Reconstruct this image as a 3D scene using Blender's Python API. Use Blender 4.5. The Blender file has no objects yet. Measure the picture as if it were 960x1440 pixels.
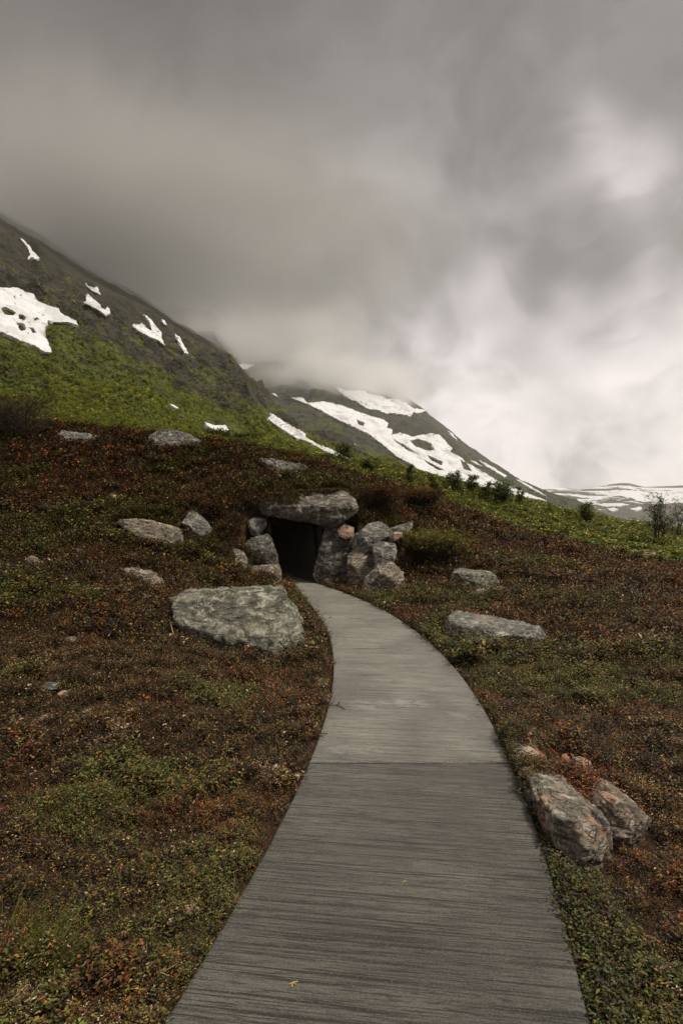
import bpy, bmesh, math, random
import numpy as np
from mathutils import Vector, Matrix
from mathutils.bvhtree import BVHTree
from mathutils.geometry import delaunay_2d_cdt

random.seed(7)
RNG = np.random.default_rng(11)
R = math.radians
SC = bpy.context.scene
DENOISE = True
COL = SC.collection
EYE = 1.6
F = 800.0                      # focal length in pixels of the 960x1440 photograph


def W(px, py, d):
    return Vector(((px - 480) / F * d, d, EYE - (py - 720) / F * d))


# ------------------------------------------------------------------ noise
_perm = np.random.default_rng(3).permutation(256)
_perm = np.concatenate([_perm, _perm, _perm])
_g = np.random.default_rng(4).normal(size=(256, 3))
_g /= np.linalg.norm(_g, axis=1)[:, None]


def perlin(p):
    p = np.asarray(p, dtype=np.float64)
    i = np.floor(p).astype(np.int64)
    f = p - i
    i &= 255
    u = f * f * f * (f * (f * 6 - 15) + 10)
    out = 0
    for dx in (0, 1):
        wx = u[:, 0] if dx else 1 - u[:, 0]
        for dy in (0, 1):
            wy = u[:, 1] if dy else 1 - u[:, 1]
            for dz in (0, 1):
                wz = u[:, 2] if dz else 1 - u[:, 2]
                h = _perm[_perm[_perm[i[:, 0] + dx] + i[:, 1] + dy] + i[:, 2] + dz] & 255
                g = _g[h]
                out = out + wx * wy * wz * (g[:, 0] * (f[:, 0] - dx) + g[:, 1] * (f[:, 1] - dy) + g[:, 2] * (f[:, 2] - dz))
    return out * 1.6


def fbm(p, oct=4, lac=2.03, gain=.5, ridged=False):
    p = np.asarray(p, dtype=np.float64)
    a, s, tot = 1.0, 0, 0
    for k in range(oct):
        n = perlin(p + 17.3 * k)
        if ridged:
            n = 1 - 2 * np.abs(n)
        s = s + a * n
        tot += a
        p = p * lac
        a *= gain
    return s / tot


def fb2(x, y, sc, oct=3, seed=0.0, ridged=False):
    return fbm(np.stack([x * sc + seed, y * sc + seed * 1.7, np.full_like(x, seed * .37)], 1), oct, ridged=ridged)


def sstep(a, b, x):
    t = np.clip((x - a) / (b - a), 0, 1)
    return t * t * (3 - 2 * t)


# ------------------------------------------------------------------ scene helpers
def tag(o, label=None, cat=None, group=None, kind=None):
    if label: o['label'] = label
    if cat: o['category'] = cat
    if group: o['group'] = group
    if kind: o['kind'] = kind
    return o


def link(o, parent=None):
    COL.objects.link(o)
    if parent is not None:
        o.parent = parent
    return o


def mesh_np(name, verts, faces, mat=None, parent=None, smooth=True, tint=None, tint_dom='POINT'):
    """faces: (M,k) int array"""
    me = bpy.data.meshes.new(name)
    verts = np.asarray(verts, np.float32)
    faces = np.asarray(faces, np.int32)
    m, k = faces.shape
    me.vertices.add(len(verts))
    me.vertices.foreach_set('co', verts.ravel())
    me.loops.add(m * k)
    me.loops.foreach_set('vertex_index', faces.ravel())
    me.polygons.add(m)
    me.polygons.foreach_set('loop_start', np.arange(0, m * k, k, dtype=np.int32))
    me.polygons.foreach_set('use_smooth', np.full(m, smooth))
    if tint is not None:
        at = me.attributes.new('tint', 'FLOAT_COLOR', tint_dom)
        c = np.ones((len(tint), 4), np.float32)
        c[:, :tint.shape[1]] = tint
        at.data.foreach_set('color', c.ravel())
    me.update(calc_edges=True)
    if mat: me.materials.append(mat)
    o = bpy.data.objects.new(name, me)
    return link(o, parent)


def empty(name, loc=(0, 0, 0)):
    o = bpy.data.objects.new(name, None)
    o.location = loc
    o.empty_display_size = .1
    return link(o)


# ------------------------------------------------------------------ material helpers
class NT:
    def __init__(s, name):
        s.m = bpy.data.materials.new(name)
        s.m.use_nodes = True
        s.t = s.m.node_tree
        s.t.nodes.clear()
        s.out = s.t.nodes.new('ShaderNodeOutputMaterial')

    def n(s, typ, **kw):
        nd = s.t.nodes.new('ShaderNode' + typ)
        for k, v in kw.items():
            if k.startswith('i_'):
                nd.inputs[k[2:].replace('_', ' ')].default_value = v
            else:
                setattr(nd, k, v)
        return nd

    def l(s, a, b):
        s.t.links.new(a, b)

    def val(s, x):
        return x

    def put(s, sock, x):
        if isinstance(x, bpy.types.NodeSocket): s.l(x, sock)
        elif x is not None: sock.default_value = x

    def math(s, op, a, b=None, c=None, clamp=False):
        nd = s.n('Math', operation=op, use_clamp=clamp)
        s.put(nd.inputs[0], a); s.put(nd.inputs[1], b)
        if c is not None: s.put(nd.inputs[2], c)
        return nd.outputs[0]

    def noise(s, vec, scale, detail=4, rough=.55, dist=0, w=None):
        nd = s.n('TexNoise')
        s.put(nd.inputs['Vector'], vec)
        nd.inputs['Scale'].default_value = scale
        nd.inputs['Detail'].default_value = detail
        nd.inputs['Roughness'].default_value = rough
        nd.inputs['Distortion'].default_value = dist
        return nd.outputs['Fac']

    def mapping(s, vec, scale=(1, 1, 1), loc=(0, 0, 0), rot=(0, 0, 0)):
        nd = s.n('Mapping')
        s.put(nd.inputs['Vector'], vec)
        nd.inputs['Scale'].default_value = scale
        nd.inputs['Location'].default_value = loc
        nd.inputs['Rotation'].default_value = rot
        return nd.outputs[0]

    def ramp(s, fac, a, b):
        """smooth 0..1 between a and b"""
        nd = s.n('MapRange', interpolation_type='SMOOTHSTEP')
        s.put(nd.inputs['Value'], fac)
        nd.inputs['From Min'].default_value = a
        nd.inputs['From Max'].default_value = b
        return nd.outputs[0]

    def mix(s, fac, a, b, blend='MIX'):
        nd = s.n('Mix', data_type='RGBA', blend_type=blend)
        s.put(nd.inputs[0], fac)
        for i, x in ((6, a), (7, b)):
            if isinstance(x, tuple) and len(x) == 3: x = x + (1,)
            s.put(nd.inputs[i], x)
        return nd.outputs[2]

    def bump(s, h, strength=.5, dist=.01, normal=None):
        nd = s.n('Bump')
        nd.inputs['Strength'].default_value = strength
        nd.inputs['Distance'].default_value = dist
        s.l(h, nd.inputs['Height'])
        if normal is not None: s.l(normal, nd.inputs['Normal'])
        return nd.outputs[0]

    def principled(s, color, rough=.8, normal=None, spec=.3):
        b = s.n('BsdfPrincipled')
        if isinstance(color, tuple) and len(color) == 3: color = color + (1,)
        s.put(b.inputs['Base Color'], color)
        s.put(b.inputs['Roughness'], rough)
        s.put(b.inputs['Specular IOR Level'], spec)
        if normal is not None: s.l(normal, b.inputs['Normal'])
        s.l(b.outputs[0], s.out.inputs['Surface'])
        return b


def mat_leaf(name, rough=.5, spec=.35, trans=.3):
    t = NT(name)
    a = t.n('Attribute', attribute_name='tint')
    b = t.principled(a.outputs['Color'], rough, None, spec)
    tr = t.n('BsdfTranslucent'); t.l(t.mix(1.0, a.outputs['Color'], (1.25, 1.2, .7), 'MULTIPLY'), tr.inputs['Color'])
    mx = t.n('MixShader'); mx.inputs[0].default_value = trans
    t.l(b.outputs[0], mx.inputs[1]); t.l(tr.outputs[0], mx.inputs[2]); t.l(mx.outputs[0], t.out.inputs['Surface'])
    return t.m


def mat_rock(name, base=(.17, .165, .15), pale=(.36, .35, .30), pink=.15, dark=.5, green=.15, scale=1.0, warm=(.34, .2, .13), seed=0.0):
    t = NT(name)
    oc = t.n('TexCoord').outputs['Object']
    v = t.mapping(oc, (scale,) * 3, (seed, seed * 2, seed * 3))
    st = t.mapping(v, (1.3, 1.3, 4.5), rot=(.5, .35, 0))
    big = t.noise(v, 1.6, 4, .6, .4)
    col = t.mix(t.ramp(big, .35, .65), tuple(c * .62 for c in base), tuple(c * 1.2 for c in base))
    pk = t.noise(t.mapping(v, (1, 1, 1), (5, 1, 9)), 2.3, 5, .65, .8)
    col = t.mix(t.math('MULTIPLY', t.ramp(pk, .66 - pink * .4, .74 - pink * .3), min(1, .35 + pink)), col, warm)
    li = t.noise(t.mapping(v, (1, 1, 1), (2, 7, 3)), 4.5, 8, .72, .6)
    col = t.mix(t.ramp(li, .5, .6), col, pale)
    gr = t.noise(t.mapping(v, (1, 1, 1), (8, 3, 1)), 2.8, 6, .7, .5)
    col = t.mix(t.math('MULTIPLY', t.ramp(gr, .62 - green * .25, .72 - green * .2), .75), col, (.15, .165, .085))
    fine = t.noise(v, 26, 6, .75)
    col = t.mix(t.math('MULTIPLY', t.ramp(fine, .56, .66), .6), col, tuple(min(.6, c * 1.25) for c in pale))
    dk = t.noise(t.mapping(v, (1, 1, 1), (1, 4, 6)), 9, 8, .78, 1.2)
    col = t.mix(t.math('MULTIPLY', t.ramp(dk, .54, .64), dark), col, (.022, .02, .018))
    strat = t.noise(st, 1.3, 7, .6, .7)
    crack = t.math('ABSOLUTE', t.math('SUBTRACT', strat, .5))
    col = t.mix(t.math('SUBTRACT', 1.0, t.ramp(crack, .002, .018)), col, (.03, .027, .023))
    h = t.math('ADD', t.math('MULTIPLY', t.noise(v, 7, 10, .72, .5), 1.0), t.math('MULTIPLY', t.ramp(crack, 0, .07), .5))
    h = t.math('ADD', h, t.math('MULTIPLY', fine, .35))
    t.principled(col, .82, t.bump(h, .9, .06 / max(scale, .4)), .25)
    return t.m


# ------------------------------------------------------------------ path edges (world x as function of Y)
_L = [(13.8, -1.39), (12.2, -1.04), (9.55, -.49), (8.26, -.27), (7.1, -.14), (6.37, -.10), (5.57, -.077), (4.87, -.097), (4.31, -.135),
      (3.67, -.206), (3.27, -.27), (2.69, -.363), (2.085, -.487), (1.78, -.553)]
_Rr = [(12.2, -.305), (10.67, .29), (9.28, .68), (7.95, .96), (6.81, 1.106), (6.0, 1.165), (5.22, 1.175), (4.57, 1.149), (3.63, 1.079),
       (2.76, .967), (2.2, .87), (1.785, .776)]
PL = np.polyfit([p[0] for p in _L], [p[1] for p in _L], 4)
PR = np.polyfit([p[0] for p in _Rr], [p[1] for p in _Rr], 4)


def path_edges(Y):
    Y = np.asarray(Y, float)
    y = np.clip(Y, 1.6, 12.6)

    def ev(P):
        return np.polyval(P, y) + np.polyval(np.polyder(P), y) * (Y - y)
    l, r = ev(PL), ev(PR)
    l = np.where(Y < 1.6, np.maximum(l, l), l)
    return l, r


ENT = 13.15                 # Y of the passage mouth

# ------------------------------------------------------------------ ground height
_ctrl = [  # px, py, depth
    (0, 1440, 1.75), (0, 1200, 2.6), (0, 1000, 4.0), (150, 1000, 4.2), (300, 1000, 4.55), (0, 850, 6.5), (150, 850, 7.3), (240, 868, 7.6),
    (330, 862, 8.8), (0, 750, 10), (150, 750, 11), (250, 765, 11.5), (310, 780, 12.0), (325, 720, 13.2), (0, 680, 14.5), (150, 680, 15),
    (280, 680, 15.5), (0, 597, 21), (140, 612, 20), (280, 628, 19), (360, 652, 17.5), (440, 668, 17), (400, 690, 14.2), (500, 690, 14.6),
    (350, 700, 13.7), (440, 694, 13.6), (525, 702, 15), (500, 672, 18.5), (560, 690, 20), (600, 760, 14.5), (580, 800, 12.3), (640, 780, 13),
    (600, 845, 9.9), (640, 716, 22), (700, 738, 20.5), (700, 850, 9.3), (800, 850, 9.2), (800, 768, 18), (960, 800, 16), (960, 870, 9.2),
    (960, 1000, 4.75), (850, 1000, 4.7), (960, 1200, 2.7), (775, 1092, 3.15), (815, 1240, 2.5), (900, 1195, 2.85), (880, 1100, 3.35), (560, 668, 30), (640, 680, 33), (700, 697, 34), (760, 713, 35), (820, 728, 35),
    (900, 743, 34), (960, 751, 33), (480, 655, 30), (420, 641, 32), (350, 632, 30), (200, 612, 30), (0, 580, 32), (-250, 560, 21),
    (-250, 680, 13), (-250, 900, 5), (-300, 540, 34), (1200, 800, 15), (1250, 770, 30), (1200, 1000, 4.7), (1200, 1300, 2.2), (-200, 1300, 2.2),
    (-250, 552, 44), (0, 574, 47), (120, 590, 50), (250, 612, 56), (345, 629, 62), (430, 652, 62), (520, 676, 62), (600, 702, 62), (800, 742, 62), (960, 776, 62), (1300, 790, 60), (-600, 540, 40)]
_C = [tuple(W(*c)) for c in _ctrl]
for y_ in (-2, 0, 1.5, 3, 5, 7, 9, 10.5):
    l_, r_ = path_edges(y_)
    _C += [(float(l_) - .12, y_, -.03), (float(r_) + .12, y_, -.09 if y_ < 5 else -.04)]
_C += [(x, y, z) for x, y, z in ((-3, 0, .1), (-6, 2, .5), (4, 0, -.1), (6, 3, -.15), (0, -6, 0), (-8, -6, .3), (8, -6, -.2), (-20, 5, 3.6),
                                 (-22, 20, 7.5), (20, 8, -.5), (24, 20, -.6))]
_C = np.array(_C)


def _phi(r2):
    return .5 * r2 * np.log(r2 + 1e-9)


def _solve():
    n = len(_C)
    P = _C[:, :2]
    D = ((P[:, None] - P[None]) ** 2).sum(2)
    A = np.zeros((n + 3, n + 3))
    A[:n, :n] = _phi(D) + np.eye(n) * .15
    A[:n, n] = 1
    A[:n, n + 1:] = P
    A[n:, :n] = A[:n, n:].T
    b = np.zeros(n + 3)
    b[:n] = _C[:, 2]
    return np.linalg.solve(A, b)


_SOL = _solve()


def rbf(x, y):
    x = np.asarray(x, float); y = np.asarray(y, float)
    out = np.empty(len(x))
    n = len(_C)
    for a in range(0, len(x), 40000):
        xs, ys = x[a:a + 40000], y[a:a + 40000]
        D = (xs[:, None] - _C[None, :, 0]) ** 2 + (ys[:, None] - _C[None, :, 1]) ** 2
        out[a:a + 40000] = _phi(D) @ _SOL[:n] + _SOL[n] + _SOL[n + 1] * xs + _SOL[n + 2] * ys
    return out


def corridor(x, y):
    """signed distance outside the path strip (negative inside)"""
    l, r = path_edges(y)
    return np.maximum(l - x, x - r)


ROCKPOS = []


def rock_weight(x, y):
    w = np.zeros(len(x))
    q = np.full(len(x), 9.0)
    for (cx, cy, rx, ry, zb) in ROCKPOS:
        d = np.sqrt(((x - cx) / rx) ** 2 + ((y - cy) / ry) ** 2)
        rr = min(rx, ry)
        w = np.maximum(w, 1 - sstep(1.0, 1.0 + (.05 + .3 * rr) / rr, d))
        q = np.minimum(q, d)
    return w, q


def height(x, y, rough=True):
    x = np.asarray(x, float); y = np.asarray(y, float)
    # valley beyond the local rise
    dist = np.sqrt(x * x + y * y)
    xc, yc = np.clip(x, -26, 30), np.clip(y, -8, 60)
    z = rbf(xc, yc)
    over = np.sqrt((x - xc) ** 2 + (y - yc) ** 2)
    z = z - .16 * np.minimum(over, 260) * sstep(0, 30, over) - .02 * over * 0
    z = z + np.where(xc < -3, .10 * np.minimum(over, 100) * sstep(3, 15, -xc), 0)
    sd = corridor(x, y)
    if rough:
        for (cx, cy, rx, ry, zb) in ROCKPOS:
            if cy < 9.5 or cy > 14.5: continue
            d = np.sqrt(((x - cx) / rx) ** 2 + ((y - cy) / ry) ** 2)
            k_ = 1 - sstep(.8, 1.15, d)
            z = z * (1 - k_) + np.minimum(z, zb) * k_
        rw, _ = rock_weight(x, y)
        near = sstep(0.0, .7, sd) * (1 - .9 * rw)
        z = z - .05 * rw
        k = np.clip(dist / 10, .5, 2.2)
        z = z + near * (.10 * fb2(x, y, .8, 3, 1.0) * k + .085 * fb2(x, y, 2.1, 3, 5.0) * np.sqrt(k)) + (.2 + .8 * near) * .022 * fb2(x, y, 9, 2, 9.0)
    # the trench where the path enters the hill
    cut = (y < ENT) & (y > 8)
    l_, r_ = path_edges(y)
    left = (x < (l_ + r_) / 2)
    tgt = np.where(left, -.06 + 2.4 * sstep(.3, 1.5, sd), -.06 + 2.4 * sstep(.3, 2.4, sd))
    z = np.where(cut, np.minimum(z, np.maximum(tgt, -.06)), z)
    z = np.where((sd < .0) & (y < ENT), -.1, z)
    z = np.where((sd < .42) & (y > 12.5) & (y < ENT), -.09, z)
    return z


def hit(px, py, dmax=60):
    """world point where the photograph's pixel meets the ground"""
    d = np.linspace(1.2, dmax, 4000)
    x = (px - 480) / F * d
    z = EYE - (py - 720) / F * d
    g = height(x, d, rough=False)
    below = np.nonzero(z < g)[0]
    i = below[0] if len(below) else len(d) - 1
    return Vector((x[i], d[i], float(g[i])))


def gz(x, y):
    return float(ground_z(np.array([x]), np.array([y]))[0])


# ------------------------------------------------------------------ ground sheet
GRID = {}


def ground_z(x, y):
    """height of the built ground sheet (bilinear between its vertices)"""
    g = GRID
    fx = (np.arcsinh(np.asarray(x) / g['a']) - g['s0']) / g['ds']
    fy = (np.arcsinh((np.asarray(y) - 4.0) / g['a']) - g['t0']) / g['dt']
    i, j = np.floor(fx).astype(int), np.floor(fy).astype(int)
    u, v = fx - i, fy - j
    Z = g['z']
    return (Z[j, i] * (1 - u) + Z[j, i + 1] * u) * (1 - v) + (Z[j + 1, i] * (1 - u) + Z[j + 1, i + 1] * u) * v


def make_ground():
    t = NT('heath_soil')
    geo = t.n('NewGeometry').outputs['Position']
    n1 = t.noise(geo, .55, 5, .6, .5)
    n2 = t.noise(geo, 3.2, 6, .65, .3)
    n3 = t.noise(geo, 24, 5, .7)
    col = t.mix(t.ramp(n1, .38, .62), (.030, .017, .009), (.05, .026, .012))
    col = t.mix(t.ramp(n2, .5, .66), col, (.045, .042, .014))
    col = t.mix(t.math('MULTIPLY', t.ramp(n3, .55, .72), .6), col, (.10, .065, .038))
    gr = t.n('Attribute', attribute_name='tint').outputs['Fac']
    col = t.mix(gr, col, t.mix(n2, (.035, .06, .016), (.075, .095, .026)))
    t.principled(col, .9, t.bump(t.math('ADD', n2, n3), .8, .05), .2)
    ns, nt = 620, 700
    a = 3.2
    sx = np.linspace(-math.asinh(1500 / a), math.asinh(1500 / a), ns)
    X = a * np.sinh(sx)
    st = np.linspace(math.asinh(-300 / a), math.asinh(2600 / a), nt)
    Y = a * np.sinh(st) + 4.0
    gx, gy = np.meshgrid(X, Y)
    vx, vy = gx.ravel(), gy.ravel()
    z = height(vx, vy)
    GRID.update(a=a, s0=sx[0], ds=sx[1] - sx[0], t0=st[0], dt=st[1] - st[0], z=z.reshape(nt, ns))
    idx = np.arange(ns * nt).reshape(nt, ns)
    f = np.stack([idx[:-1, :-1], idx[:-1, 1:], idx[1:, 1:], idx[1:, :-1]], -1).reshape(-1, 4)
    # open the mouth of the passage
    fy = vy[f]; fz = z[f]
    sdv = corridor(vx, vy)
    m = (fy.min(1) < ENT) & (fy.max(1) >= ENT) & (sdv[f].min(1) < .42)
    f = f[~m]
    g = green_zone(vx, vy)
    o = mesh_np('ground', np.stack([vx, vy, z], 1), f, t.m, tint=np.stack([g, g, g], 1))
    tag(o, kind='structure')
    return o


_bx = [-40, -13, -6.5, -3, .5, 2.5, 4.4, 5.5, 7.2, 9.6, 14, 40]
_by = [24, 22.5, 21.0, 19.5, 19.6, 22.0, 22.5, 20.8, 18.5, 16.2, 14, 8]


def green_zone(x, y):
    b = np.interp(x, _bx, _by)
    n = fb2(x, y, .35, 3, 3.0) * 2.2
    return sstep(-.8, 1.2, y - b + n)



# ------------------------------------------------------------------ concrete path
def concrete(name, tone, groove):
    t = NT(name)
    uv = t.n('UVMap', uv_map='UVMap').outputs[0]
    sep = t.n('SeparateXYZ'); t.l(uv, sep.inputs[0])
    u, v = sep.outputs[0], sep.outputs[1]
    g1 = t.noise(t.mapping(uv, (1.0, 84, 1)), 1, 6, .74, .08)
    g2 = t.noise(t.mapping(uv, (8, 90, 1), (3, 5, 0)), 1, 6, .75, .05)
    g3 = t.noise(t.mapping(uv, (1.2, 9, 1), (7, 2, 0)), 1, 7, .7, .8)
    geo = t.n('NewGeometry').outputs['Position']
    blot = t.noise(geo, 1.1, 5, .6, .6)
    fine = t.noise(geo, 120, 6, .85)
    pit = t.noise(geo, 60, 3, .6)
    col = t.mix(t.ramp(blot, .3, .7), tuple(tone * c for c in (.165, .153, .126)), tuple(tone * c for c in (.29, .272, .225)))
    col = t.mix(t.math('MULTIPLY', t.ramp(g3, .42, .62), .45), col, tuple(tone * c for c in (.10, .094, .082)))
    col = t.mix(t.math('MULTIPLY', t.ramp(g1, .49, .57), groove), col, (.034, .031, .026))
    col = t.mix(t.math('MULTIPLY', t.ramp(g2, .50, .60), groove * .8), col, (.034, .031, .026))
    col = t.mix(t.math('MULTIPLY', t.ramp(fine, .52, .64), .7), col, tuple(tone * c for c in (.33, .315, .28)))
    col = t.mix(t.math('MULTIPLY', t.ramp(pit, .66, .72), .7), col, (.035, .032, .028))

    def spot(cx, cy, rx, ry, colr, amount, nz=.5):
        nonlocal col
        dx = t.math('DIVIDE', t.math('SUBTRACT', u, cx), rx)
        dy = t.math('DIVIDE', t.math('SUBTRACT', v, cy), ry)
        r = t.math('ADD', t.math('MULTIPLY', dx, dx), t.math('MULTIPLY', dy, dy))
        nn = t.noise(t.mapping(uv, (5, 14, 1), (cx, cy, 0)), 1.6, 6, .75, .5)
        k = t.math('SUBTRACT', 1.0, t.math('ADD', r, 0.0))
        k = t.math('ADD', k, t.math('MULTIPLY', t.math('SUBTRACT', nn, .55), 5.0))
        k = t.math('MULTIPLY', t.ramp(k, .3, .9), amount)
        k = t.math('MULTIPLY', k, t.ramp(r, 2.2, .6))
        col = t.mix(k, col, colr)
    spot(.62, 4.85, .30, .16, (.46, .44, .40), .55)
    spot(.30, 4.75, .22, .16, (.46, .44, .40), .4)
    spot(.28, 3.86, .3, .1, (.40, .385, .34), .4)
    spot(1.05, 4.6, .14, .14, (.40, .385, .34), .35)
    spot(.32, 6.7, .16, .05, (.03, .027, .022), .85)
    spot(.55, 6.75, .10, .04, (.03, .027, .022), .8)
    spot(.5, 8.6, .25, .06, (.04, .036, .03), .7)
    spot(.45, 2.6, .5, .5, (.10, .095, .085), .35)
    spot(.9, 8.0, .3, .6, (.27, .255, .22), .35)
    spot(.4, 9.6, .4, .9, (.27, .255, .22), .35)
    col = t.mix(t.math('MULTIPLY', t.ramp(fine, .49, .38), .8), col, (.045, .042, .036))
    h = t.math('ADD', t.math('MULTIPLY', g1, -1.0), t.math('MULTIPLY', g2, -.9))
    h = t.math('ADD', h, t.math('MULTIPLY', g3, -.5))
    h = t.math('ADD', h, t.math('MULTIPLY', fine, .45))
    t.principled(col, .48, t.bump(h, 1.0, .012), .45)
    return t.m


def make_path():
    mats = [concrete('brushed_concrete', .74, 1.0), concrete('sheen_toned_concrete', 1.18, .6), concrete('pale_concrete', 1.3, .4)]  # slab tones differ; steps also paint in near vignette and far grazing sheen
    root = empty('path', (0, 0, 0))
    tag(root, kind='structure')
    def groove(u_, v_):
        a_ = fbm(np.stack([u_ * .7, v_ * 50, v_ * 0 + 3], 1), 3, gain=.6)
        b_ = fbm(np.stack([u_ * 3.0, v_ * 70, v_ * 0 + 8], 1), 2)
        return -.0024 * sstep(-.15, .55, a_) - .0012 * b_
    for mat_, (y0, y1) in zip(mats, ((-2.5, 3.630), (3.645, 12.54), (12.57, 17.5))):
        n = max(2, int((y1 - y0) / (.006 if y0 < 3 else .009)))
        Ys = np.linspace(y0, y1, n)
        l, r = path_edges(Ys)
        jit = .006 * fbm(np.stack([Ys * 6, Ys * 0, Ys * 0], 1), 3)
        jit2 = .006 * fbm(np.stack([Ys * 6, Ys * 0 + 5, Ys * 0], 1), 3)
        l, r = l + jit, r + jit2
        prof = [(0, -.14), (0, -.016), (.006, -.004), (.018, 0)]
        us = [(0.0, -.14, 'l'), (0, -.014, 'l'), (.005, -.004, 'l'), (.016, 0, 'l')] + [(k / 40, 0, 'm') for k in range(1, 40)] + \
             [(.016, 0, 'r'), (.005, -.004, 'r'), (0, -.014, 'r'), (0, -.14, 'r')]
        V, UV = [], []
        for (c, z, s) in us:
            if s == 'l': x = l + c
            elif s == 'r': x = r - c
            else: x = l + (r - l) * c
            yy = Ys.copy()
            if s == 'm' or True:
                pass
            zz = np.full(n, z, float)
            if z == 0: zz = zz + groove(x - l, yy + .12 * (x - l))
            zz[0] -= .008; zz[-1] -= .008; zz[1] -= .003; zz[-2] -= .003
            V.append(np.stack([x, yy, zz], 1))
            UV.append(np.stack([x - l, yy + .12 * (x - l)], 1))
        V = np.concatenate(V); UV = np.concatenate(UV)
        k = len(us)
        idx = np.arange(k * n).reshape(k, n)
        f = np.stack([idx[:-1, :-1], idx[1:, :-1], idx[1:, 1:], idx[:-1, 1:]], -1).reshape(-1, 4)
        caps = []
        o = mesh_np('slab', V, f, mat_, root, smooth=True)
        bm = bmesh.new(); bm.from_mesh(o.data)
        bm.verts.ensure_lookup_table()
        bm.faces.new([bm.verts[i] for i in idx[:, 0]])
        bm.faces.new([bm.verts[i] for i in idx[::-1, -1]])
        uvl = bm.loops.layers.uv.new('UVMap')
        for fc in bm.faces:
            for lp in fc.loops:
                lp[uvl].uv = UV[lp.vert.index]
        bmesh.ops.recalc_face_normals(bm, faces=bm.faces)
        bm.to_mesh(o.data); bm.free()
    return root


make_path()

# ------------------------------------------------------------------ rocks
ROCK_MATS = {
    'grey': mat_rock('grey_lichen_rock', (.20, .19, .165), (.42, .40, .34), .2, .65, .2, 1.2, seed=1),
    'boulder': mat_rock('pale_green_lichen_rock', (.19, .18, .138), (.40, .38, .30), .24, .9, .4, 1.5, (.36, .26, .18), 2),
    'dark': mat_rock('dark_weathered_rock', (.11, .10, .085), (.32, .30, .25), .25, .75, .1, 1.3, (.26, .15, .10), 3),
    'pink': mat_rock('pinkish_granite', (.30, .20, .145), (.42, .36, .29), .6, .55, .0, 1.6, (.42, .22, .13), 4),
    'tan': mat_rock('tan_streaked_rock', (.23, .19, .14), (.4, .36, .29), .35, .7, .1, 1.5, (.36, .24, .15), 5),
    'mossy': mat_rock('mossy_capstone', (.16, .14, .11), (.36, .32, .26), .28, .65, .15, 1.1, (.33, .18, .13), 6),
    'spotted': mat_rock('orange_spotted_rock', (.21, .18, .14), (.44, .39, .31), .3, .9, .15, 2.6, (.42, .20, .11), 7),
    'brown': mat_rock('brown_weathered_rock', (.17, .125, .09), (.36, .30, .24), .28, .85, .1, 2.4, (.34, .18, .11), 8),
}


def hull_rock(name, pts, mat, origin, res=36, rough=1.0, strata=1.0, parent=None, seed=0.0, soft=.0, cuts=9, cl=(.84, .95)):
    bm = bmesh.new()
    for p in pts:
        bm.verts.new(Vector(p) - origin)
    r = bmesh.ops.convex_hull(bm, input=bm.verts)
    bad = [g for g in set(r['geom_interior'] + r['geom_unused']) if isinstance(g, bmesh.types.BMVert)]
    if bad: bmesh.ops.delete(bm, geom=bad, context='VERTS')
    rc = random.Random(int(seed * 100) + 5)
    ctr = sum((v.co for v in bm.verts), Vector()) / len(bm.verts)
    for _ in range(cuts):
        nrm_ = Vector((rc.gauss(0, .75), rc.gauss(-.9, .4), rc.gauss(.35, .6))).normalized()
        ds = sorted(((v.co - ctr).dot(nrm_) for v in bm.verts), reverse=True)
        lim = ds[0] * rc.uniform(*cl)
        if lim <= 0: continue
        g = bm.verts[:] + bm.edges[:] + bm.faces[:]
        r = bmesh.ops.bisect_plane(bm, geom=g, plane_co=ctr + nrm_ * lim, plane_no=nrm_, clear_outer=True)
        ed = [e for e in r['geom_cut'] if isinstance(e, bmesh.types.BMEdge)]
        if ed: bmesh.ops.edgeloop_fill(bm, edges=ed)
    bmesh.ops.recalc_face_normals(bm, faces=bm.faces)
    me = bpy.data.meshes.new(name)
    bm.to_mesh(me); bm.free()
    o = bpy.data.objects.new(name, me)
    COL.objects.link(o)
    size = max(o.dimensions)
    md = o.modifiers.new('r', 'REMESH'); md.mode = 'VOXEL'; md.voxel_size = size / res
    ms = o.modifiers.new('s', 'SMOOTH'); ms.factor = .5; ms.iterations = 1
    dg = bpy.context.evaluated_depsgraph_get()
    me2 = bpy.data.meshes.new_from_object(o.evaluated_get(dg))
    o.modifiers.clear()
    o.data = me2
    bpy.data.meshes.remove(me)
    me2.name = name
    n = len(me2.vertices)
    co = np.empty(n * 3, np.float32); me2.vertices.foreach_get('co', co); co = co.reshape(-1, 3).astype(float)
    no = np.empty(n * 3, np.float32); me2.vertices.foreach_get('normal', no); no = no.reshape(-1, 3)
    s = 1 / size
    q = co * s
    d = .022 * fbm(q * 3.2 + seed, 4) + .016 * fbm(q * np.array([4, 4, 17]) + seed + q[:, :1] * 4, 4, ridged=True) * strata
    d += -.016 * sstep(.25, .75, fbm(q * 6 + seed * 2, 4, ridged=True)) + .012 * fbm(q * 20 + seed, 5, gain=.65)
    co = co + no * (d * size * rough)[:, None]
    me2.vertices.foreach_set('co', co.astype(np.float32).ravel())
    me2.polygons.foreach_set('use_smooth', np.full(len(me2.polygons), True))
    me2.materials.clear(); me2.materials.append(ROCK_MATS[mat])
    me2.update()
    o.location = origin
    if parent is not None: o.parent = parent
    return o


ROCKS = []
TURF = []


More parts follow.
